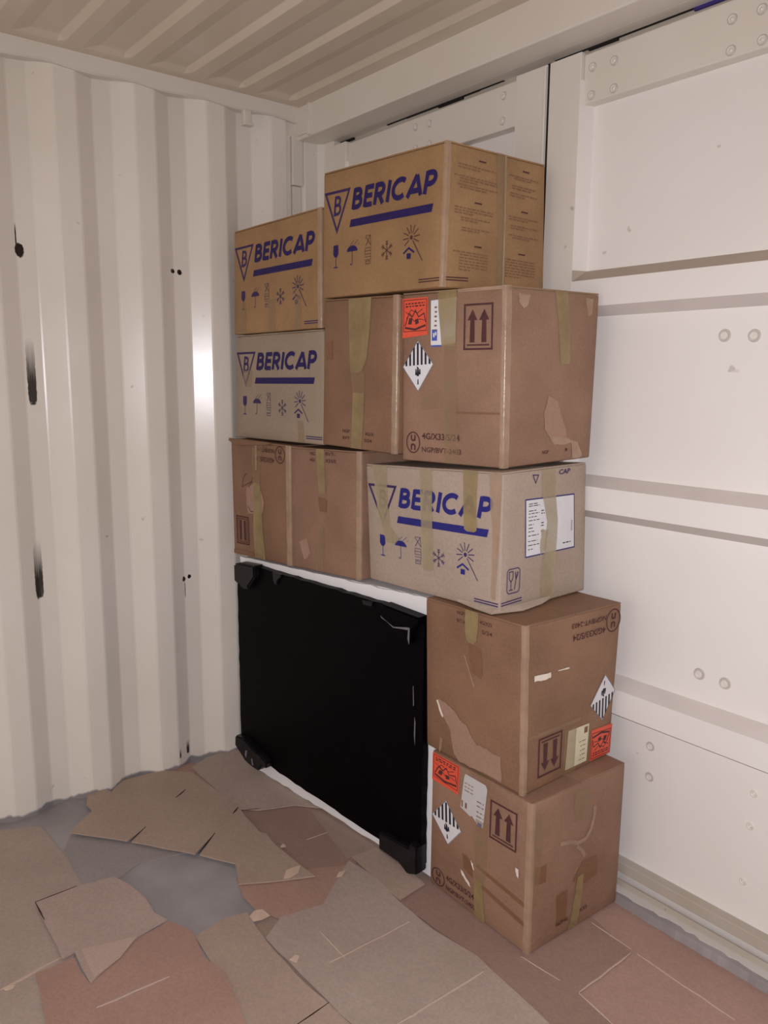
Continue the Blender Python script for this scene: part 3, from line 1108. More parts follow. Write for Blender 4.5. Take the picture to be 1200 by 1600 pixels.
# corner blocks
slab('corner_block', [(.022, .776), (.022, .712), (.060, .704), (.066, .694), (.110, .700), (.114, .712), (.150, .748), (.152, .790), (.05, .784)], 0.004, 0.050,
     M['black_plastic'], 0, 0, 0.006)
slab('corner_block', [(.004, .122), (.006, .088), (.040, .062), (.070, .046), (.110, .038), (.150, .040), (.176, .066), (.200, .062), (.205, .090), (.170, .104), (.06, .128)], 0.004, 0.052,
     M['black_plastic'], 0.006, 2, 0.005)
slab('corner_block', [(.785, .085), (.785, .030), (.835, .026), (.870, .022), (.905, .006), (.945, .022), (.945, .105), (.915, .108), (.912, .092), (.88, .086)],
     0.004, 0.048, M['black_plastic'], 0.004, 4, 0.004)
tr = slab('corner_block', [(.785, .792), (.785, .750), (.840, .728), (.885, .700), (.900, .696), (.912, .745), (.938, .770), (.938, .784)], 0.004, 0.046,
          M['black'], 0, 0, 0.004)
slab('scuff', [(.787, .757), (.79, .752), (.84, .738), (.899, .748), (.899, .742), (.838, .734)], 0.0455, 0.0472, M['grey_scuff'], 0.002, 3, parent=tr)
slab('scuff', [(.899, .748), (.904, .748), (.902, .700), (.898, .716)], 0.0455, 0.0472, M['grey_scuff'], 0.002, 5, parent=tr)
slab('clip', [(.238, .782), (.243, .755), (.252, .742), (.262, .745), (.268, .762), (.288, .776), (.290, .784)], 0.028, 0.036, M['black_plastic'], 0, 0, 0.002)
slab('clip', [(.690, .782), (.695, .768), (.735, .770), (.738, .784)], 0.028, 0.034, M['black_plastic'], 0, 0, 0.002)
slab('edge_scratch', [(.902, .575), (.904, .575), (.907, .52), (.904, .515)], 0.028, 0.0285, M['grey_scuff'])
slab('edge_scratch', [(.910, .485), (.914, .47), (.913, .40), (.909, .43)], 0.028, 0.0285, M['grey_scuff'])

slab('scuff', [(.075, .090), (.088, .094), (.082, .062), (.072, .070)], 0.052, 0.0526, M['grey_scuff'], 0.003, 6)
slab('scuff', [(.112, .070), (.118, .078), (.126, .052), (.120, .048)], 0.052, 0.0526, M['grey_scuff'], 0.003, 7)

# ------------------------------------------------------------ cartons one by one
BX = {
'b1': ([(1.09, -0.378, 0), (1.464, -0.386, 0), (1.475, -0.03, 0), (1.1, -0.022, 0)], [(1.103, -0.388, 0.412), (1.464, -0.389, 0.412), (1.476, -0.028, 0.412), (1.11, -0.022, 0.412)]),
'b2': ([(1.068, -0.379, 0.413), (1.427, -0.383, 0.413), (1.418, -0.02, 0.413), (1.068, -0.018, 0.413)], [(1.073, -0.395, 0.844), (1.42, -0.388, 0.849), (1.436, -0.028, 0.849), (1.085, -0.02, 0.844)]),
'b3': ([(0.806, -0.379, 0.839), (1.317, -0.368, 0.851), (1.303, -0.012, 0.851), (0.806, -0.022, 0.839)], [(0.784, -0.379, 1.181), (1.316, -0.369, 1.205), (1.29, -0.012, 1.207), (0.79, -0.022, 1.181)]),
'b4': ([(0.955, -0.385, 1.207), (1.272, -0.322, 1.207), (1.305, -0.02, 1.222), (0.965, -0.02, 1.207)], [(0.95, -0.385, 1.652), (1.267, -0.325, 1.652), (1.31, -0.018, 1.65), (0.965, -0.02, 1.652)]),
'b5': ([(0.594, -0.402, 1.226), (0.944, -0.4, 1.222), (0.944, -0.03, 1.222), (0.594, -0.03, 1.226)], [(0.609, -0.402, 1.658), (0.948, -0.4, 1.648), (0.944, -0.03, 1.648), (0.604, -0.03, 1.658)]),
'b6': ([(0.06, -0.43, 0.794), (0.425, -0.415, 0.811), (0.43, -0.04, 0.811), (0.06, -0.04, 0.794)], [(0.055, -0.43, 1.212), (0.425, -0.415, 1.21), (0.43, -0.04, 1.21), (0.055, -0.04, 1.212)]),
'b6b': ([(0.432, -0.415, 0.812), (0.765, -0.385, 0.826), (0.745, -0.03, 0.826), (0.436, -0.04, 0.812)], [(0.432, -0.415, 1.208), (0.767, -0.385, 1.216), (0.745, -0.03, 1.216), (0.436, -0.04, 1.208)]),
'b7': ([(0.018, -0.392, 1.214), (0.584, -0.392, 1.222), (0.584, -0.03, 1.222), (0.022, -0.03, 1.214)], [(0.042, -0.392, 1.574), (0.584, -0.392, 1.574), (0.584, -0.03, 1.574), (0.042, -0.03, 1.574)]),
'b8': ([(0.038, -0.398, 1.577), (0.584, -0.398, 1.577), (0.584, -0.04, 1.577), (0.04, -0.04, 1.577)], [(0.055, -0.398, 1.925), (0.586, -0.398, 1.926), (0.584, -0.04, 1.926), (0.05, -0.04, 1.925)]),
'b9': ([(0.597, -0.4, 1.662), (1.119, -0.4, 1.654), (1.14, -0.04, 1.654), (0.6, -0.04, 1.662)], [(0.605, -0.4, 2.016), (1.13, -0.4, 1.997), (1.13, -0.04, 1.998), (0.605, -0.04, 2.016)]),
}

# b1: the lowest box by the doors
root, F, R, T, L = carton('lowest brown box of the right-hand stack, standing on the floor',
                          *BX['b1'], M['card_brown'], seed=11)
orange_label(F, root, [(.005, .792), (.300, .788), (.304, .990), (.006, .992)], 1)
d = Decal(F, .0014); d.poly([(.325, .715), (.430, .688), (.445, .700), (.515, .655), (.560, .660), (.588, .935), (.570, .958), (.365, .962), (.352, .93)])
d.done('shipping_label', M['label_grey'], root, 'white shipping label, torn at its foot')
d = Decal(F, .0017); rr = random.Random(4)
for v in (.90, .875, .85): text_bars(d, .36, .45, v, .0025, rr)
for v in (.82, .79, .75, .72): text_bars(d, .49, .56, v, .003, rr)
d.rect(.335, .722, .350, .770); d.rect(.372, .726, .392, .765)
d.done('label_print', M['ink_faint'], root)
d = Decal(F, .0017); d.rect(.505, .655, .545, .682); d.done('label_corner', M['label_blue'], root)
diamond(F, root, (.168, .698), (.345, .541), (.201, .382), (.012, .535))
arrows(F, root, .621, .626, .876, .888)
un_mark(F, root, .097, .088, .07, .062, ty=(.110, .040), x0=.185, w=.30)
tape(F, [(.488, .600, .70), (.470, .61, .48), (.49, .60, .335), (.495, .575, .27)], root, 'tape_clear', seed=2)
tape(F, [(.496, .566, .275), (.490, .590, .10), (.500, .602, .003)], root, 'tape', seed=3)
blob(F, [(.345, .275), (.375, .262), (.44, .215), (.452, .190), (.42, .20), (.36, .238)], root, 'paper', 'torn_paper', .0023, 4, .006)
blob(F, [(.445, .385), (.47, .375), (.49, .33), (.475, .335)], root, 'paper', 'torn_paper', .0026, 5, .005)
blob(F, [(.872, .535), (.905, .53), (.905, .47), (.888, .485)], root, 'paper', 'torn_paper', .0023, 6, .006)
blob(F, [(.36, .40), (.46, .38), (.47, .26), (.37, .30)], root, 'stain', 'tape_mark', .0013, 7, .006)
d = Decal(F, .0012); d.quad([(.50, .36), (.99, .30), (.99, .33), (.50, .385)], 6, 1); d.quad([(.52, .24), (.99, .17), (.99, .20), (.52, .27)], 6, 1)
d.done('tape_mark', M['stain'], root)
tape(R, [(.44, .58, .955), (.43, .60, .86), (.455, .57, .76), (.47, .52, .735)], root, 'tape_clear', seed=5)
d = Decal(R, .0020); d.path([(.294, .650), (.40, .632), (.48, .600), (.57, .600), (.625, .650), (.655, .720), (.66, .80)], .011)
d.done('tape_wrinkle', M['tape_edge'], root)
d = Decal(R, .0020); d.path([(.474, .578), (.53, .535), (.568, .480)], .010); d.done('tape_wrinkle', M['tape_edge'], root)
tape(R, [(.502, .568, .36), (.46, .55, .12), (.42, .515, .003)], root, 'tape', seed=6)
blob(R, [(.05, .565), (.16, .56), (.165, .44), (.05, .45)], root, 'stain', 'tape_mark', .0013, 8, .008)
blob(R, [(.02, .92), (.12, .91), (.10, .50), (.08, .30), (.02, .28)], root, 'tape_clear', 'tape_remnant', .0016, 9, .012)
blob(R, [(.55, .45), (.72, .44), (.73, .30), (.60, .28), (.45, .34)], root, 'stain', 'tape_mark', .0013, 18, .008)
blob(R, [(.28, .30), (.40, .31), (.40, .10), (.30, .08)], root, 'stain', 'tape_mark', .0013, 19, .008)
d = Decal(R, .0022); d.text('NGP/4G', .29, .085, .011, bold=.02, width=.13); d.text('X33', .54, .092, .011, bold=.02, width=.09)
d.done('packing_code_print', M['ink_brown'], root)
edge_tape(F, R, root, .014, .010)
tape(T, [(.0, .0, 1)] and [(.46, .58, .995), (.46, .58, .005)], root, 'tape_clear', off=.0045)

# b2: upside down box above it
root, F, R, T, L = carton('brown box with arrows pointing down, second from the floor in the right-hand stack',
                          *BX['b2'], M['card_brown_dark'], seed=12, flip_r=True)
tape(F, [(.433, .564, .998), (.430, .562, .90), (.442, .548, .826), (.470, .520, .80)], root, 'tape', seed=2)
d = Decal(F, .0012)
d.text('NGP/', .345, .955, .010, bold=.015, width=.085); d.text('BVT-24', .345, .905, .010, bold=.015, width=.085)
d.text('4G/X33', .575, .935, .010, bold=.015, width=.12); d.text('S/24', .60, .880, .010, bold=.015, width=.10)
d.done('packing_code_print', M['ink_brown'], root)
blob(F, [(.135, .325), (.150, .36), (.215, .355), (.29, .34), (.345, .31), (.40, .28), (.45, .27), (.50, .21), (.56, .175), (.66, .18),
         (.79, .17), (.81, .04), (.80, .02), (.66, .02), (.48, .01), (.36, .01), (.31, .05), (.29, .13), (.27, .20), (.20, .26)], root, 'torn',
     'torn_ply_patch', .0013, 3, .010, 'paler strip where the outer paper is torn off')
blob(F, [(.122, .345), (.14, .352), (.20, .26), (.19, .245), (.165, .27)], root, 'paper', 'torn_paper', .0018, 4, .004)
blob(F, [(.425, .715), (.437, .712), (.535, .545), (.528, .53), (.49, .60)], root, 'tape_edge', 'tape_wrinkle', .0020, 4, .003)
blob(F, [(.16, .10), (.19, .105), (.175, .02), (.15, .0)], root, 'tape_edge', 'tape_remnant', .0020, 5, .006)
blob(F, [(.46, .80), (.60, .78), (.61, .60), (.50, .62)], root, 'stain', 'tape_mark', .0013, 6, .010)
# right face is flipped: coordinates are given in the carton's own upright frame
un_mark(R, root, .082, .102, .076, .070, x0=.165, w=.36, ty=(.128, .058))
arrows(R, root, .595, .690, .850, .935)
diamond(R, root, (.130, .742), (.294, .610), (.133, .438), (-.008, .567))
orange_label(R, root, [(-.003, .792), (.255, .780), (.249, .985), (-.003, .990)], 2)
d = Decal(R, .0014); d.quad([(.290, .722), (.530, .716), (.545, .965), (.293, .968)], 4, 4); d.done('shipping_label', M['label_cream'], root)
d = Decal(R, .0017); rr = random.Random(9)
for v in (.94, .91, .88, .85, .82): text_bars(d, .32, .42, v, .0022, rr, 0, rr.uniform(.6, 1))
d.rect(.305, .735, .345, .775)
d.done('label_print', M['ink_faint'], root)
blob(R, [(.910, .305), (.745, .310), (.745, .340), (.82, .345), (.908, .335)], root, 'paper', 'torn_paper', .0018, 4, .005)
blob(R, [(.672, .310), (.560, .312), (.551, .322), (.67, .318)], root, 'paper', 'torn_paper', .0018, 5, .003)
tape(R, [(.40, .95, .675), (.40, .95, .655)], root, 'tape_clear', nv=20)
tape(R, [(.44, .58, .998), (.44, .57, .70)], root, 'tape_clear')
edge_tape(F, R, root, .010, .012)
tape(T, [(.47, .59, .995), (.47, .59, .005)], root, 'tape_clear', off=.0045)

# b3: whitish box with the trade name
root, F, R, T, L = carton('pale box printed BERICAP with a white data sheet on its side',
                          *BX['b3'], M['card_pale'], seed=13)
print_logo(F, R, root, 'ink_blue', 'ink_purple', 'ink_blue', 'ink_purple')
tape(F, [(.060, .180, .995), (.085, .180, .70), (.11, .20, .50), (.15, .27, .40), (.17, .24, .355)], root, 'tape_pale', seed=1)
tape(F, [(.440, .533, .990), (.450, .535, .60), (.456, .54, .21), (.47, .52, .19)], root, 'tape_pale', seed=2)
tape(F, [(.749, .845, .998), (.755, .840, .70), (.762, .845, .57), (.78, .83, .555)], root, 'tape', seed=3)
blob(F, [(.915, .995), (.995, .995), (.995, .90), (.965, .60), (.985, .30), (.97, .09), (.945, .10), (.945, .50), (.93, .80)], root, 'tape_edge',
     'wrinkled_corner_tape', .0018, 5, .008)
d = Decal(R, .0012)
d.path([(.330, .955), (.395, .950), (.362, .895)], .0028, True)
d.done('small_emblem', M['ink_purple'], root)
d = Decal(R, .0012)
d.text('CAP', .640, .935, .013, italic=.2, bold=.02, width=.14)
d.done('small_name_print', M['ink_purple'], root)
d = Decal(R, .0014)
d.quad([(.267, .374), (.845, .371), (.831, .766), (.255, .779)], 4, 4)
o = d.done('data_sheet', M['label_white'], root, 'white printed data sheet')
d = Decal(R, .0016)
d.path([(.262, .368), (.851, .365), (.837, .772), (.249, .785)], .0028, True)
d.done('printed_frame', M['ink_blue'], root)
d = Decal(R, .0017); rr = random.Random(5)
for v in (.75, .735, .70, .68, .655, .63, .60, .575, .55, .52, .48, .45, .42):
    text_bars(d, .285, .285 + rr.uniform(.05, .13), v, .0020, rr)
for v in (.69, .67, .60, .58, .54): text_bars(d, .43, .47, v, .0026, rr)
for k in range(7): d.line((.800, .50 + k * .012), (.820, .502 + k * .012), .0016)
text_bars(d, .70, .80, .415, .003, rr)
d.done('sheet_print', M['ink_black'], root)
tape(R, [(.437, .610, .985), (.44, .60, .80), (.50, .63, .60), (.48, .625, .45), (.455, .60, .25), (.440, .590, .03)], root, 'tape_pale', seed=7)
blob(R, [(.44, .55), (.52, .54), (.50, .40), (.43, .36), (.42, .44)], root, 'tape_pale', 'tape_remnant', .0024, 8, .01)
# glass and fork mark in a rounded frame
d = Decal(R, .0012)
def rr_path(u0, v0, u1, v1, r, W, H):
    ru, rv = r / W, r / H
    pts = []
    for cx, cy, a in ((u1 - ru, v1 - rv, 0), (u0 + ru, v1 - rv, 90), (u0 + ru, v0 + rv, 180), (u1 - ru, v0 + rv, 270)):
        for k in range(5):
            t = math.radians(a + k * 22.5)
            pts.append((cx + ru * math.cos(t), cy + rv * math.sin(t)))
    return pts
d.path(rr_path(.070, .128, .206, .305, .010, R.w, R.h), .0026, True)
d.path([(.092, .285), (.092, .235), (.112, .210), (.132, .235), (.132, .285)], .0026, True)
d.line((.112, .210), (.112, .155), .0024); d.line((.092, .152), (.132, .152), .0026)
d.path([(.150, .150), (.165, .22), (.155, .28)], .0026); d.path([(.165, .22), (.178, .28)], .0026); d.line((.165, .22), (.190, .275), .0024)
d.done('glass_and_fork_mark', M['ink_purple'], root)
# the lower flap hangs out below the near corner
bm = bmesh.new()
fl = [F.at(.72, .030, .002), F.at(.86, .034, .003), F.at(.99, .036, .004), R.at(.18, .036, .004), R.at(.42, .034, .003), R.at(.56, .030, .003)]
lo = [F.at(.72, .010, .003), F.at(.86, .006, .016), F.at(.985, .005, .022), R.at(.18, .004, .024), R.at(.42, .005, .016), R.at(.56, .012, .004)]
va = [bm.verts.new(q) for q in fl]; vb = [bm.verts.new(q) for q in lo]
for i in range(5):
    bm.faces.new((vb[i], vb[i + 1], va[i + 1], va[i]))
o = from_bm('loose_bottom_flap', bm, M['card_pale'], root, root.location)
so = o.modifiers.new('thickness', 'SOLIDIFY'); so.thickness = 0.003; so.offset = 0

# b4: the big box with the hazard labels
root, F, R, T, L = carton('big brown box with upright arrows and striped diamond, directly under the topmost box',
                          *BX['b4'], M['card_brown'], seed=14)
orange_label(F, root, [(.004, .735), (.268, .752), (.265, .968), (.004, .966)], 3)
d = Decal(F, .0014); d.quad([(.302, .680), (.545, .700), (.550, .955), (.298, .945)], 4, 4); d.done('shipping_label', M['label_white'], root)
d = Decal(F, .0017); rr = random.Random(2)
for k in range(6): d.rect(.335 + .004 * (k % 2), .90 - k * .026, .360, .910 - k * .026)
d.done('label_print', M['ink_faint'], root)
d = Decal(F, .0017); d.rect(.312, .715, .365, .780); d.rect(.302, .681, .42, .690); d.done('label_corner', M['label_blue'], root)
d = Decal(F, .0019); d.rect(.325, .735, .340, .760); d.rect(.345, .745, .358, .765); d.done('label_corner_print', M['label_white'], root)
tape(F, [(.371, .550, .998), (.375, .552, .90), (.400, .550, .76), (.412, .545, .682)], root, 'tape', off=.0026, seed=1)
tape(F, [(.43, .56, .68), (.44, .57, .35), (.446, .579, .003)], root, 'tape_clear', seed=3)
blob(F, [(.20, .40), (.42, .42), (.43, .33), (.20, .31)], root, 'tape_clear', 'tape_remnant', .0020, 6, .010)
diamond(F, root, (.167, .721), (.332, .581), (.173, .418), (.007, .564))
arrows(F, root, .621, .655, .890, .915)
un_mark(F, root, .121, .113, .068, .062)
d = Decal(F, .0012); d.quad([(.55, .296), (.97, .300), (.97, .312), (.55, .308)], 6, 1); d.done('crease_line', M['stain'], root)
tape(F, [(.56, .97, .998), (.56, .97, .980)], root, 'tape_edge', nv=30)
tape(R, [(.505, .639, .990), (.540, .665, .85), (.585, .690, .60), (.593, .690, .578)], root, 'tape', seed=5)
tape(R, [(.02, .97, .998), (.02, .97, .975)], root, 'tape_clear', nv=30)
blob(R, [(.12, .96), (.24, .96), (.22, .90), (.18, .88), (.13, .91)], root, 'tape_edge', 'tape_remnant', .0018, 8, .008)
blob(R, [(.84, .965), (.93, .965), (.92, .87), (.88, .86)], root, 'tape_edge', 'tape_remnant', .0018, 9, .008)
blob(R, [(.47, .40), (.58, .36), (.64, .25), (.70, .17), (.70, .12), (.53, .13), (.44, .20), (.43, .30)], root, 'torn', 'torn_ply_patch', .0013, 7, .010)
blob(R, [(.50, .145), (.56, .150), (.72, .135), (.78, .11), (.70, .10), (.56, .105)], root, 'tape_edge', 'tape_remnant', .0018, 12, .006)
blob(R, [(.75, .12), (.83, .11), (.90, .02), (.86, .003), (.78, .01), (.78, .06)], root, 'tape_edge', 'tape_remnant', .0022, 13, .006)
d = Decal(R, .0012); d.text('NGP', .425, .056, .009, bold=.02, width=.075); d.ellipse(.705, .066, .012, .010)
d.done('packing_code_print', M['ink_brown'], root)
edge_tape(F, R, root, .010, .016)

# b5: plain face box left of b4
root, F, R, T, L = carton('brown box with a long yellow tape, left of the box with upright arrows',
                          *BX['b5'], M['card_brown_dark'], seed=15)
tape(F, [(.361, .672, .995), (.38, .66, .80), (.400, .625, .60), (.410, .560, .52), (.43, .52, .51)], root, 'tape', seed=1)
tape(F, [(.449, .600, .378), (.440, .59, .20), (.425, .567, .003)], root, 'tape', seed=2)
tape(F, [(.41, .60, .52), (.45, .60, .378)], root, 'tape_clear', seed=3)
d = Decal(F, .0012)
d.text('NGP', .301, .105, .009, bold=.02, width=.10); d.text('BVT', .301, .058, .009, bold=.02, width=.10)
d.text('4G/X', .610, .100, .009, bold=.02, width=.12); d.text('S/24', .600, .056, .009, bold=.02, width=.10)
d.done('packing_code_print', M['ink_brown'], root)
blob(F, [(.03, .72), (.13, .72), (.14, .60), (.04, .59)], root, 'stain', 'tape_mark', .0013, 4, .008)
edge_tape(F, R, root, .016, .008)

# b6, b6b: the two boxes on the appliance
root, F, R, T, L = carton('brown box standing on the left end of the appliance, against the corrugated wall',
                          *BX['b6'], M['card_brown_dark'], seed=16, flip_f=True)
un_mark(F, root, .153, .085, .072, .068, x0=.245, w=.30, ty=(.120, .045))
d = Decal(F, .0012)
P = lambda x, y: (.700 + x * .235, .655 + y * .25)
d.path([P(.03, .03), P(.97, .03), P(.97, .97), P(.03, .97)], .0050, True)
d.path([P(.14, .10), P(.86, .10), P(.86, .90), P(.14, .90)], .0030, True)
for cx in (.33, .67):
    d.poly([P(cx - .09, .15), P(cx + .09, .15), P(cx + .08, .85), P(cx - .08, .85)])
d.done('this_way_up_mark', M['ink_brown'], root)
tape(F, [(.42, .60, .998), (.45, .62, .75), (.46, .60, .60), (.48, .60, .35)], root, 'tape', seed=1)
tape(F, [(.48, .60, .35), (.47, .61, .15), (.42, .60, .003)], root, 'tape_clear', seed=2)
tape(F, [(.53, .56, .24), (.525, .555, .01)], root, 'tape_edge', off=.0027, seed=4)
blob(F, [(.45, .60), (.70, .62), (.74, .52), (.72, .40), (.55, .34), (.48, .40), (.42, .50)], root, 'torn', 'torn_ply_patch', .0013, 5, .015)
d = Decal(F, .0018); d.path([(.72, .28), (.78, .32), (.80, .40), (.62, .34)], .0022); d.path([(.50, .55), (.56, .60), (.66, .60), (.70, .56)], .0026)
d.path([(.60, .30), (.68, .40)], .0018)
d.done('scribbled_line', M['ink_brown'], root)
edge_tape(F, R, root, .020, .006)
blob(F, [(.995, .96), (.995, .998), (.60, .998), (.62, .965), (.80, .955)], root, 'stain', 'tape_mark', .0013, 6, .008)
# bulging top flap that hangs over the left front
bm = bmesh.new()
n = 10
ra, rb_ = [], []
for i in range(n + 1):
    u = i / n * .72
    dr = 0.022 * (1 - u / .72) ** .6 * (0.3 + 0.7 * min(1, i / 2))
    q = Face(BX['b6'][0][0], BX['b6'][0][1], BX['b6'][1][0], BX['b6'][1][1])
    ra.append(bm.verts.new(q.at(u - .015, 1.004, .002)))
    rb_.append(bm.verts.new(q.at(u - .02 + .015, 1.0 - dr / q.h, .008)))
    if i:
        bm.faces.new((rb_[i - 1], rb_[i], ra[i], ra[i - 1]))
o = from_bm('bulging_flap', bm, M['card_brown_dark'], root, root.location)
so = o.modifiers.new('thickness', 'SOLIDIFY'); so.thickness = 0.003; so.offset = 0

root, F, R, T, L = carton('plain faced brown box on the appliance, beside the pale box',
                          *BX['b6b'], M['card_brown'], seed=17)
tape(F, [(.392, .504, .998), (.41, .515, .82), (.430, .530, .66), (.45, .52, .645)], root, 'tape', seed=1)
tape(F, [(.430, .500, .37), (.41, .50, .20), (.390, .488, .003)], root, 'tape_clear', seed=2)
d = Decal(F, .0012)
d.text('NG', .300, .945, .011, bold=.02, width=.07); d.text('4G/', .295, .895, .011, bold=.02, width=.08)
d.text('BVT-', .520, .950, .011, bold=.02, width=.14); d.text('X33/S', .520, .895, .011, bold=.02, width=.15)
d.done('packing_code_print', M['ink_brown'], root)
blob(F, [(.42, .62), (.55, .60), (.54, .50), (.44, .50)], root, 'stain', 'tape_mark', .0013, 4, .010)
blob(F, [(.12, .22), (.24, .26), (.30, .14), (.20, .08)], root, 'torn', 'torn_ply_patch', .0013, 5, .010)
edge_tape(F, R, root, .016, .006)

# b7, b8, b9: the other printed boxes
root, F, R, T, L = carton('greyish box printed BERICAP, middle one of the three boxes stacked in the left corner',
                          *BX['b7'], M['card_grey'], seed=18)
print_logo(F, R, root, 'ink_navy', 'ink_purple', 'ink_purple', 'ink_purple', corner=False)
tape(F, [(.10, .22, .66), (.12, .21, .50)], root, 'tape_clear', seed=2)
tape(F, [(.745, .80, .20), (.75, .82, .003)], root, 'tape_clear', seed=1)

root, F, R, T, L = carton('tan box printed BERICAP, highest of the three boxes stacked in the left corner',
                          *BX['b8'], M['card_tan'], seed=19)
print_logo(F, R, root, 'ink_navy', 'ink_purple', 'ink_purple', 'ink_purple', corner=False)
for a, b in ((.09, .16), (.44, .52), (.74, .80)):
    tape(F, [(a, b, .30), (a - .01, b, .003)], root, 'tape_clear', seed=1)
edge_tape(F, R, root, .014, .006)

root, F, R, T, L = carton('tan box printed BERICAP with small text on its side, topmost of all boxes',
                          *BX['b9'], M['card_tan'], seed=20)
print_logo(F, R, root, 'ink_navy', 'ink_purple', 'ink_navy', 'ink_brown')
rr = random.Random(8)
def text_block(u0, u1, v0, lines, step, indent=0.0):
    d = Decal(R, .0012)
    for k in range(lines):
        text_bars(d, u0 + (indent if k else 0), u1, v0 - k * step, .0034, rr, -.03, 1.0 if k < lines - 1 else rr.uniform(.4, .8))
    d.done('small_print', M['ink_faint'], root)
for u0, u1, v0, lines, step, ind, hu in ((.105, .47, .862, 2, .020, 0, .30), (.075, .49, .785, 3, .019, .05, None), (.10, .49, .725, 2, .019, .03, None),
                                         (.085, .45, .568, 3, .019, 0, .27), (.145, .42, .500, 2, .018, 0, None), (.155, .43, .430, 2, .018, 0, None),
                                         (.085, .41, .262, 7, .021, .06, .28),
                                         (.610, .92, .862, 2, .019, .05, .75), (.640, .90, .790, 2, .019, 0, None), (.62, .91, .735, 2, .019, 0, None),
                                         (.610, .93, .565, 2, .019, 0, .74), (.630, .93, .500, 2, .019, 0, None), (.62, .93, .430, 2, .019, .03, None),
                                         (.560, .90, .250, 7, .021, .03, .72)):
    text_block(u0, u1, v0, lines, step, ind)
    if hu:
        d = Decal(R, .0012); d.line((hu, v0 + .045), (hu + .07, v0 + .043), .0038); d.done('small_print', M['ink_brown'], root)
tape(R, [(.475, .580, .998), (.485, .585, .75), (.500, .580, .45), (.51, .59, .003)], root, 'tape_clear', seed=1)
tape(R, [(.555, .572, .998), (.560, .575, .01)], root, 'tape_pale', off=.0026)
edge_tape(F, R, root, .008, .012)

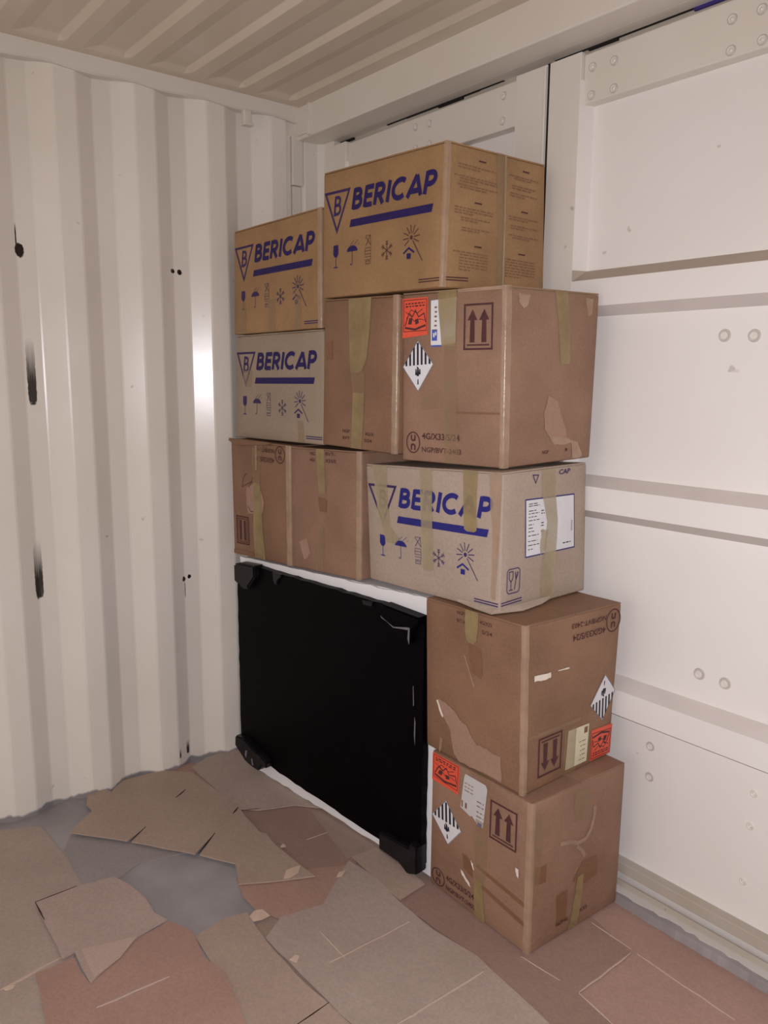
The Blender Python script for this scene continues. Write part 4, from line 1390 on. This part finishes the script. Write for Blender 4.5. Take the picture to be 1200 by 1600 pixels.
# ------------------------------------------------------------ flattened cardboard on the floor
FL = {
'base':[(0.563, -0.575), (0.667, -0.317), (0.935, -0.161), (1.457, -0.003), (1.685, -0.001), (1.888, -0.006), (2.224, -0.014), (2.148, -0.543), (1.477, -1.3), (1.046, -0.94), (0.909, -0.843)],
'RA':[(1.098, -0.508), (1.088, -0.392), (1.085, -0.14), (1.282, -0.047), (1.47, -0.131), (1.617, -0.17), (1.621, -0.382), (1.731, -0.397), (1.816, -0.402), (1.742, -0.548), (1.632, -0.522), (1.384, -0.484)],
'RB':[(1.206, 0.014), (1.462, -0.005), (1.686, -0.003), (1.889, -0.008), (2.138, -0.008), (2.067, -0.375), (1.903, -0.42), (1.731, -0.397), (1.621, -0.382), (1.617, -0.17), (1.471, -0.159)],
'T1':[(0.956, -0.792), (0.981, -0.674), (0.864, -0.501), (0.942, -0.489), (1.103, -0.501), (1.254, -0.507), (1.384, -0.484), (1.641, -0.51), (1.777, -0.529), (1.661, -0.843), (1.474, -0.873), (1.365, -0.86), (1.162, -0.864), (1.001, -0.868)],
'T2':[(0.877, -1.005), (0.86, -0.913), (0.874, -0.853), (1.001, -0.868), (1.154, -0.874), (1.28, -0.862), (1.365, -0.86), (1.501, -0.877), (1.4, -1.08), (1.218, -1.045), (1.084, -1.013), (0.987, -1.015)],
'R3':[(0.847, -1.228), (0.796, -1.127), (0.781, -1.038), (0.854, -1.003), (0.967, -1.022), (1.036, -1.006), (1.218, -1.045), (1.357, -1.085), (1.093, -1.467), (0.922, -1.39), (0.763, -1.369), (0.765, -1.279), (0.88, -1.278)],
'LA':[(0.003, -1.698), (0.029, -1.273), (0.084, -1.167), (0.288, -1.154), (0.491, -1.164), (0.617, -1.171), (0.771, -1.289), (0.789, -1.369), (0.948, -1.387), (1.085, -1.477), (0.975, -1.731)],
'LB':[(0.487, -1.293), (0.486, -1.18), (0.507, -1.081), (0.567, -1.063), (0.653, -1.046), (0.726, -1.054), (0.779, -1.037), (0.792, -1.125), (0.841, -1.218), (0.88, -1.278), (0.752, -1.27), (0.754, -1.303), (0.585, -1.296)],
'G1':[(0.299, -1.167), (0.194, -1.105), (0.513, -0.841), (0.474, -0.997), (0.522, -1.102), (0.497, -1.166)],
'S3':[(-0.044, -0.965), (-0.021, -0.958), (-0.025, -0.927), (0.035, -0.915), (0.012, -0.893), (-0.02, -0.853), (-0.014, -0.77), (-0.007, -0.715), (0.076, -0.632), (0.276, -0.62), (0.397, -0.616), (0.46, -0.625), (0.567, -0.636), (0.591, -0.622), (0.655, -0.633), (0.732, -0.632), (0.866, -0.625), (0.816, -0.728), (0.765, -0.816), (0.672, -0.777), (0.565, -0.84), (0.489, -0.753), (0.554, -0.848), (0.371, -0.974), (0.319, -0.907), (0.36, -0.982), (0.2, -1.109), (0.116, -1.007), (0.066, -1.012)],
'S3b':[(-0.014, -0.778), (-0.016, -0.686), (-0.007, -0.593), (0.069, -0.578), (0.303, -0.622), (0.149, -0.697), (0.056, -0.742)],
'S4':[(0.035, -0.613), (-0.004, -0.539), (-0.008, -0.423), (0.245, -0.271), (0.662, -0.258), (0.562, -0.399), (0.495, -0.458), (0.446, -0.566), (0.397, -0.616), (0.276, -0.62)],
'S5':[(0.357, -0.614), (0.421, -0.552), (0.457, -0.382), (0.641, -0.297), (0.837, -0.344), (0.888, -0.507), (0.864, -0.623), (0.752, -0.644), (0.589, -0.66)],
'S6':[(0.558, -0.43), (0.615, -0.331), (0.887, -0.281), (0.875, -0.374), (0.866, -0.392), (0.843, -0.491), (0.738, -0.471)],
'S7':[(0.857, -0.484), (0.865, -0.387), (0.887, -0.281), (1.083, -0.325), (1.092, -0.396), (1.101, -0.499), (1.025, -0.495)],
'S8':[(0.724, -0.805), (0.826, -0.602), (0.885, -0.5), (0.941, -0.569), (0.981, -0.674), (0.976, -0.724), (0.96, -0.795), (0.885, -0.83), (0.815, -0.831)],
'slit':[[(0.209, -0.755), (0.177, -0.705)], [(0.366, -0.978), (0.317, -0.907)], [(0.558, -0.843), (0.487, -0.75)], [(0.419, -0.652), (0.395, -0.618)], [(0.035, -0.613), (0.276, -0.62)], [(0.412, -0.622), (0.439, -0.562)], [(0.487, -1.293), (0.486, -1.18)], [(0.487, -1.293), (0.579, -1.294)], [(0.642, -1.283), (0.754, -1.303)], [(1.285, -0.961), (1.277, -0.859)]],
'crease':[[(0.96, -1.291), (0.974, -1.119)], [(1.178, -0.791), (1.184, -0.535)], [(1.427, -0.781), (1.434, -0.512)], [(1.621, -0.382), (1.617, -0.17)], [(1.621, -0.382), (1.731, -0.397)], [(1.486, -0.152), (1.891, -0.164)], [(0.761, -1.448), (0.734, -1.3)], [(0.685, -0.537), (0.693, -0.439)], [(1.068, -0.744), (1.189, -0.749)], [(1.455, -0.397), (1.567, -0.385)]],
'scrap':[[(0.823, -0.704), (0.794, -0.677), (0.796, -0.65), (0.8, -0.63), (0.826, -0.656), (0.831, -0.689)], [(0.902, -0.859), (0.89, -0.837), (0.899, -0.818), (0.934, -0.815), (0.935, -0.839), (0.927, -0.862)], [(0.91, -0.579), (0.895, -0.559), (0.902, -0.54), (0.917, -0.565)], [(1.107, -0.863), (1.102, -0.841), (1.112, -0.836), (1.128, -0.854)], [(0.681, -0.628), (0.672, -0.611), (0.692, -0.614), (0.686, -0.626)], [(0.759, -1.441), (0.757, -1.43), (0.765, -1.414), (0.773, -1.423), (0.769, -1.439)]],
}
def sheet(key, z, th, mat, label, jit=0.004, seed=0):
    rr = random.Random(seed)
    poly = FL[key]
    pts = []
    n = len(poly)
    for i in range(n):
        a, b = poly[i], poly[(i + 1) % n]
        l = math.hypot(b[0] - a[0], b[1] - a[1])
        m = max(1, int(l / 0.045))
        for k in range(m):
            t = k / m
            pts.append((a[0] * (1 - t) + b[0] * t + (rr.random() - .5) * jit, a[1] * (1 - t) + b[1] * t + (rr.random() - .5) * jit))
    o = prism('cardboard_sheet', pts, z, z + th, M[mat])
    tag(o, label, 'cardboard', 'flattened cardboard on the floor')
    return o
Z0 = ZF
FL['S7'] = [(0.857, -0.484), (0.865, -0.398), (1.04, -0.392), (1.092, -0.397), (1.101, -0.499), (1.025, -0.495)]
s_base = sheet('base', Z0, .002, 'sheet_brown', 'large brown sheet lying under the others along the doors', seed=1)
s_LA = sheet('LA', Z0 + .0004, .003, 'sheet_tan', 'wide dull tan sheet at the left edge, below the corrugated wall', seed=2)
s_G1 = sheet('G1', Z0 + .0004, .002, 'sheet_grey', 'grey dusty sheet just in front of the slotted sheet', seed=3)
s_T2 = sheet('T2', Z0 + .0036, .003, 'sheet_light', 'narrow pale sheet running to the bottom edge between red and tan sheets', seed=4)
s_RB = sheet('RB', Z0 + .0024, .003, 'sheet_redbrown', 'reddish brown sheet along the door sill, right of the stack', seed=5)
s_RA = sheet('RA', Z0 + .0056, .003, 'sheet_dark', 'reddish brown sheet under the lowest box of the stack', seed=6)
s_T1 = sheet('T1', Z0 + .0088, .003, 'sheet_tan', 'long tan sheet with two pale folds in the middle of the floor', seed=7)
s_S8 = sheet('S8', Z0 + .0062, .002, 'sheet_red', 'small red brown sheet peeping out below the slotted sheet', seed=8)
s_R3 = sheet('R3', Z0 + .0068, .003, 'sheet_red', 'notched red brown sheet at the bottom left of the picture', seed=9)
s_LB = sheet('LB', Z0 + .0100, .003, 'sheet_pink', 'pinkish tan sheet overlapping the notched red brown sheet', seed=10)
s_S5 = sheet('S5', Z0 + .0040, .002, 'sheet_dark', 'dark brown sheet between the slotted sheet and the appliance', seed=11)
s_S6 = sheet('S6', Z0 + .0062, .002, 'sheet_brown', 'thin brown strip along the foot of the appliance', seed=12)
s_S7 = sheet('S7', Z0 + .0120, .0026, 'sheet_light', 'small light tan sheet below the right corner block of the appliance', seed=13)
s_S4 = sheet('S4', Z0 + .0088, .003, 'sheet_tan', 'tan sheet in the far left corner beside the appliance', seed=14)
s_S3b = sheet('S3b', Z0 + .0064, .002, 'sheet_red', 'narrow red brown sheet against the foot of the corrugated wall', seed=15)
s_S3 = sheet('S3', Z0 + .0122, .0035, 'sheet_light', 'large tan sheet with cut slots and torn edge beside the corrugated wall', seed=16, jit=0.003)
def floor_line(p, q, w, z, mat, parent, name):
    a, b = Vector(p), Vector(q)
    d = (b - a); l = d.length; d.normalize(); nn = Vector((-d.y, d.x))
    bm = bmesh.new()
    m = max(2, int(l / .04))
    rr = random.Random(int(l * 1e4))
    rows = []
    for i in range(m + 1):
        c = a + d * (l * i / m) + nn * (rr.random() - .5) * w * .5
        k = w / 2 * (0.4 if i in (0, m) else 1)
        rows.append([bm.verts.new((c.x + nn.x * e * k, c.y + nn.y * e * k, z + (.0012 if e == 0 else 0))) for e in (-1, 0, 1)])
    for i in range(m):
        for j in range(2):
            bm.faces.new((rows[i][j], rows[i][j + 1], rows[i + 1][j + 1], rows[i + 1][j]))
    return from_bm(name, bm, M[mat], parent, ((a.x + b.x) / 2, (a.y + b.y) / 2, z))
SL = FL['slit']; CR = FL['crease']
prism('folded_edge', [(.752, -1.255), (.792, -1.125), (.841, -1.19), (.870, -1.262), (.845, -1.262)], Z0 + .0130, Z0 + .0134, M['sheet_crease'], s_LB)
floor_line(*SL[0], .006, Z0 + .0158, 'slot', s_S3, 'cut_slot')  # dark strip paints the shade inside the cut
floor_line(*SL[1], .004, Z0 + .0158, 'slot', s_S3, 'cut_slot')
floor_line(*SL[2], .006, Z0 + .0158, 'slot', s_S3, 'cut_slot')
floor_line(*SL[3], .007, Z0 + .0158, 'slot', s_S3, 'cut_slot')
floor_line(*SL[5], .004, Z0 + .0119, 'slot', s_S4, 'cut_slot')
floor_line(*SL[6], .004, Z0 + .0131, 'slot', s_LB, 'worn_edge')  # shade along the sheet's edge painted as a dark line
floor_line(*SL[7], .004, Z0 + .0131, 'slot', s_LB, 'worn_edge')
floor_line(*SL[9], .004, Z0 + .0067, 'slot', s_T2, 'cut_slot')
floor_line(*CR[0], .008, Z0 + .0099, 'sheet_crease', s_R3, 'fold_line')
floor_line(*CR[1], .006, Z0 + .0119, 'sheet_crease', s_T1, 'fold_line')
floor_line(*CR[2], .008, Z0 + .0119, 'sheet_crease', s_T1, 'fold_line')
floor_line(*CR[3], .006, Z0 + .0087, 'sheet_crease', s_RA, 'fold_line')
floor_line(*CR[4], .006, Z0 + .0087, 'sheet_crease', s_RA, 'fold_line')
floor_line((1.486, -.152), (1.612, -.156), .005, Z0 + .0087, 'sheet_crease', s_RA, 'fold_line')
floor_line((1.628, -.157), (1.891, -.164), .006, Z0 + .0055, 'sheet_crease', s_RB, 'fold_line')
floor_line(*CR[6], .012, Z0 + .0035, 'sheet_crease', s_LA, 'fold_line')
floor_line(*CR[7], .004, Z0 + .0061, 'sheet_crease', s_S5, 'fold_line')
floor_line(*CR[8], .004, Z0 + .0119, 'sheet_crease', s_T1, 'fold_line')
floor_line(*CR[9], .004, Z0 + .0087, 'sheet_crease', s_RA, 'fold_line')
SCL = ['largest white paper scrap, on the tip of the slotted cardboard sheet', 'flat white paper scrap on the tan sheet below the slotted sheet',
       'small paper scrap right of the slotted sheet', 'small pink paper scrap at the edge of the long tan sheet',
       'tiny paper scrap on the dark brown sheet by the appliance', 'thin paper shred at the left edge of the floor']
SZ = [.0159, .0120, .0147, .0120, .0159, .0036]
for p, lb, z in zip(FL['scrap'], SCL, SZ):
    o = prism('paper_scrap', p, Z0 + z, Z0 + z + .0012, M['scrap'])
    tag(o, lb, 'paper', 'paper scraps on the floor')
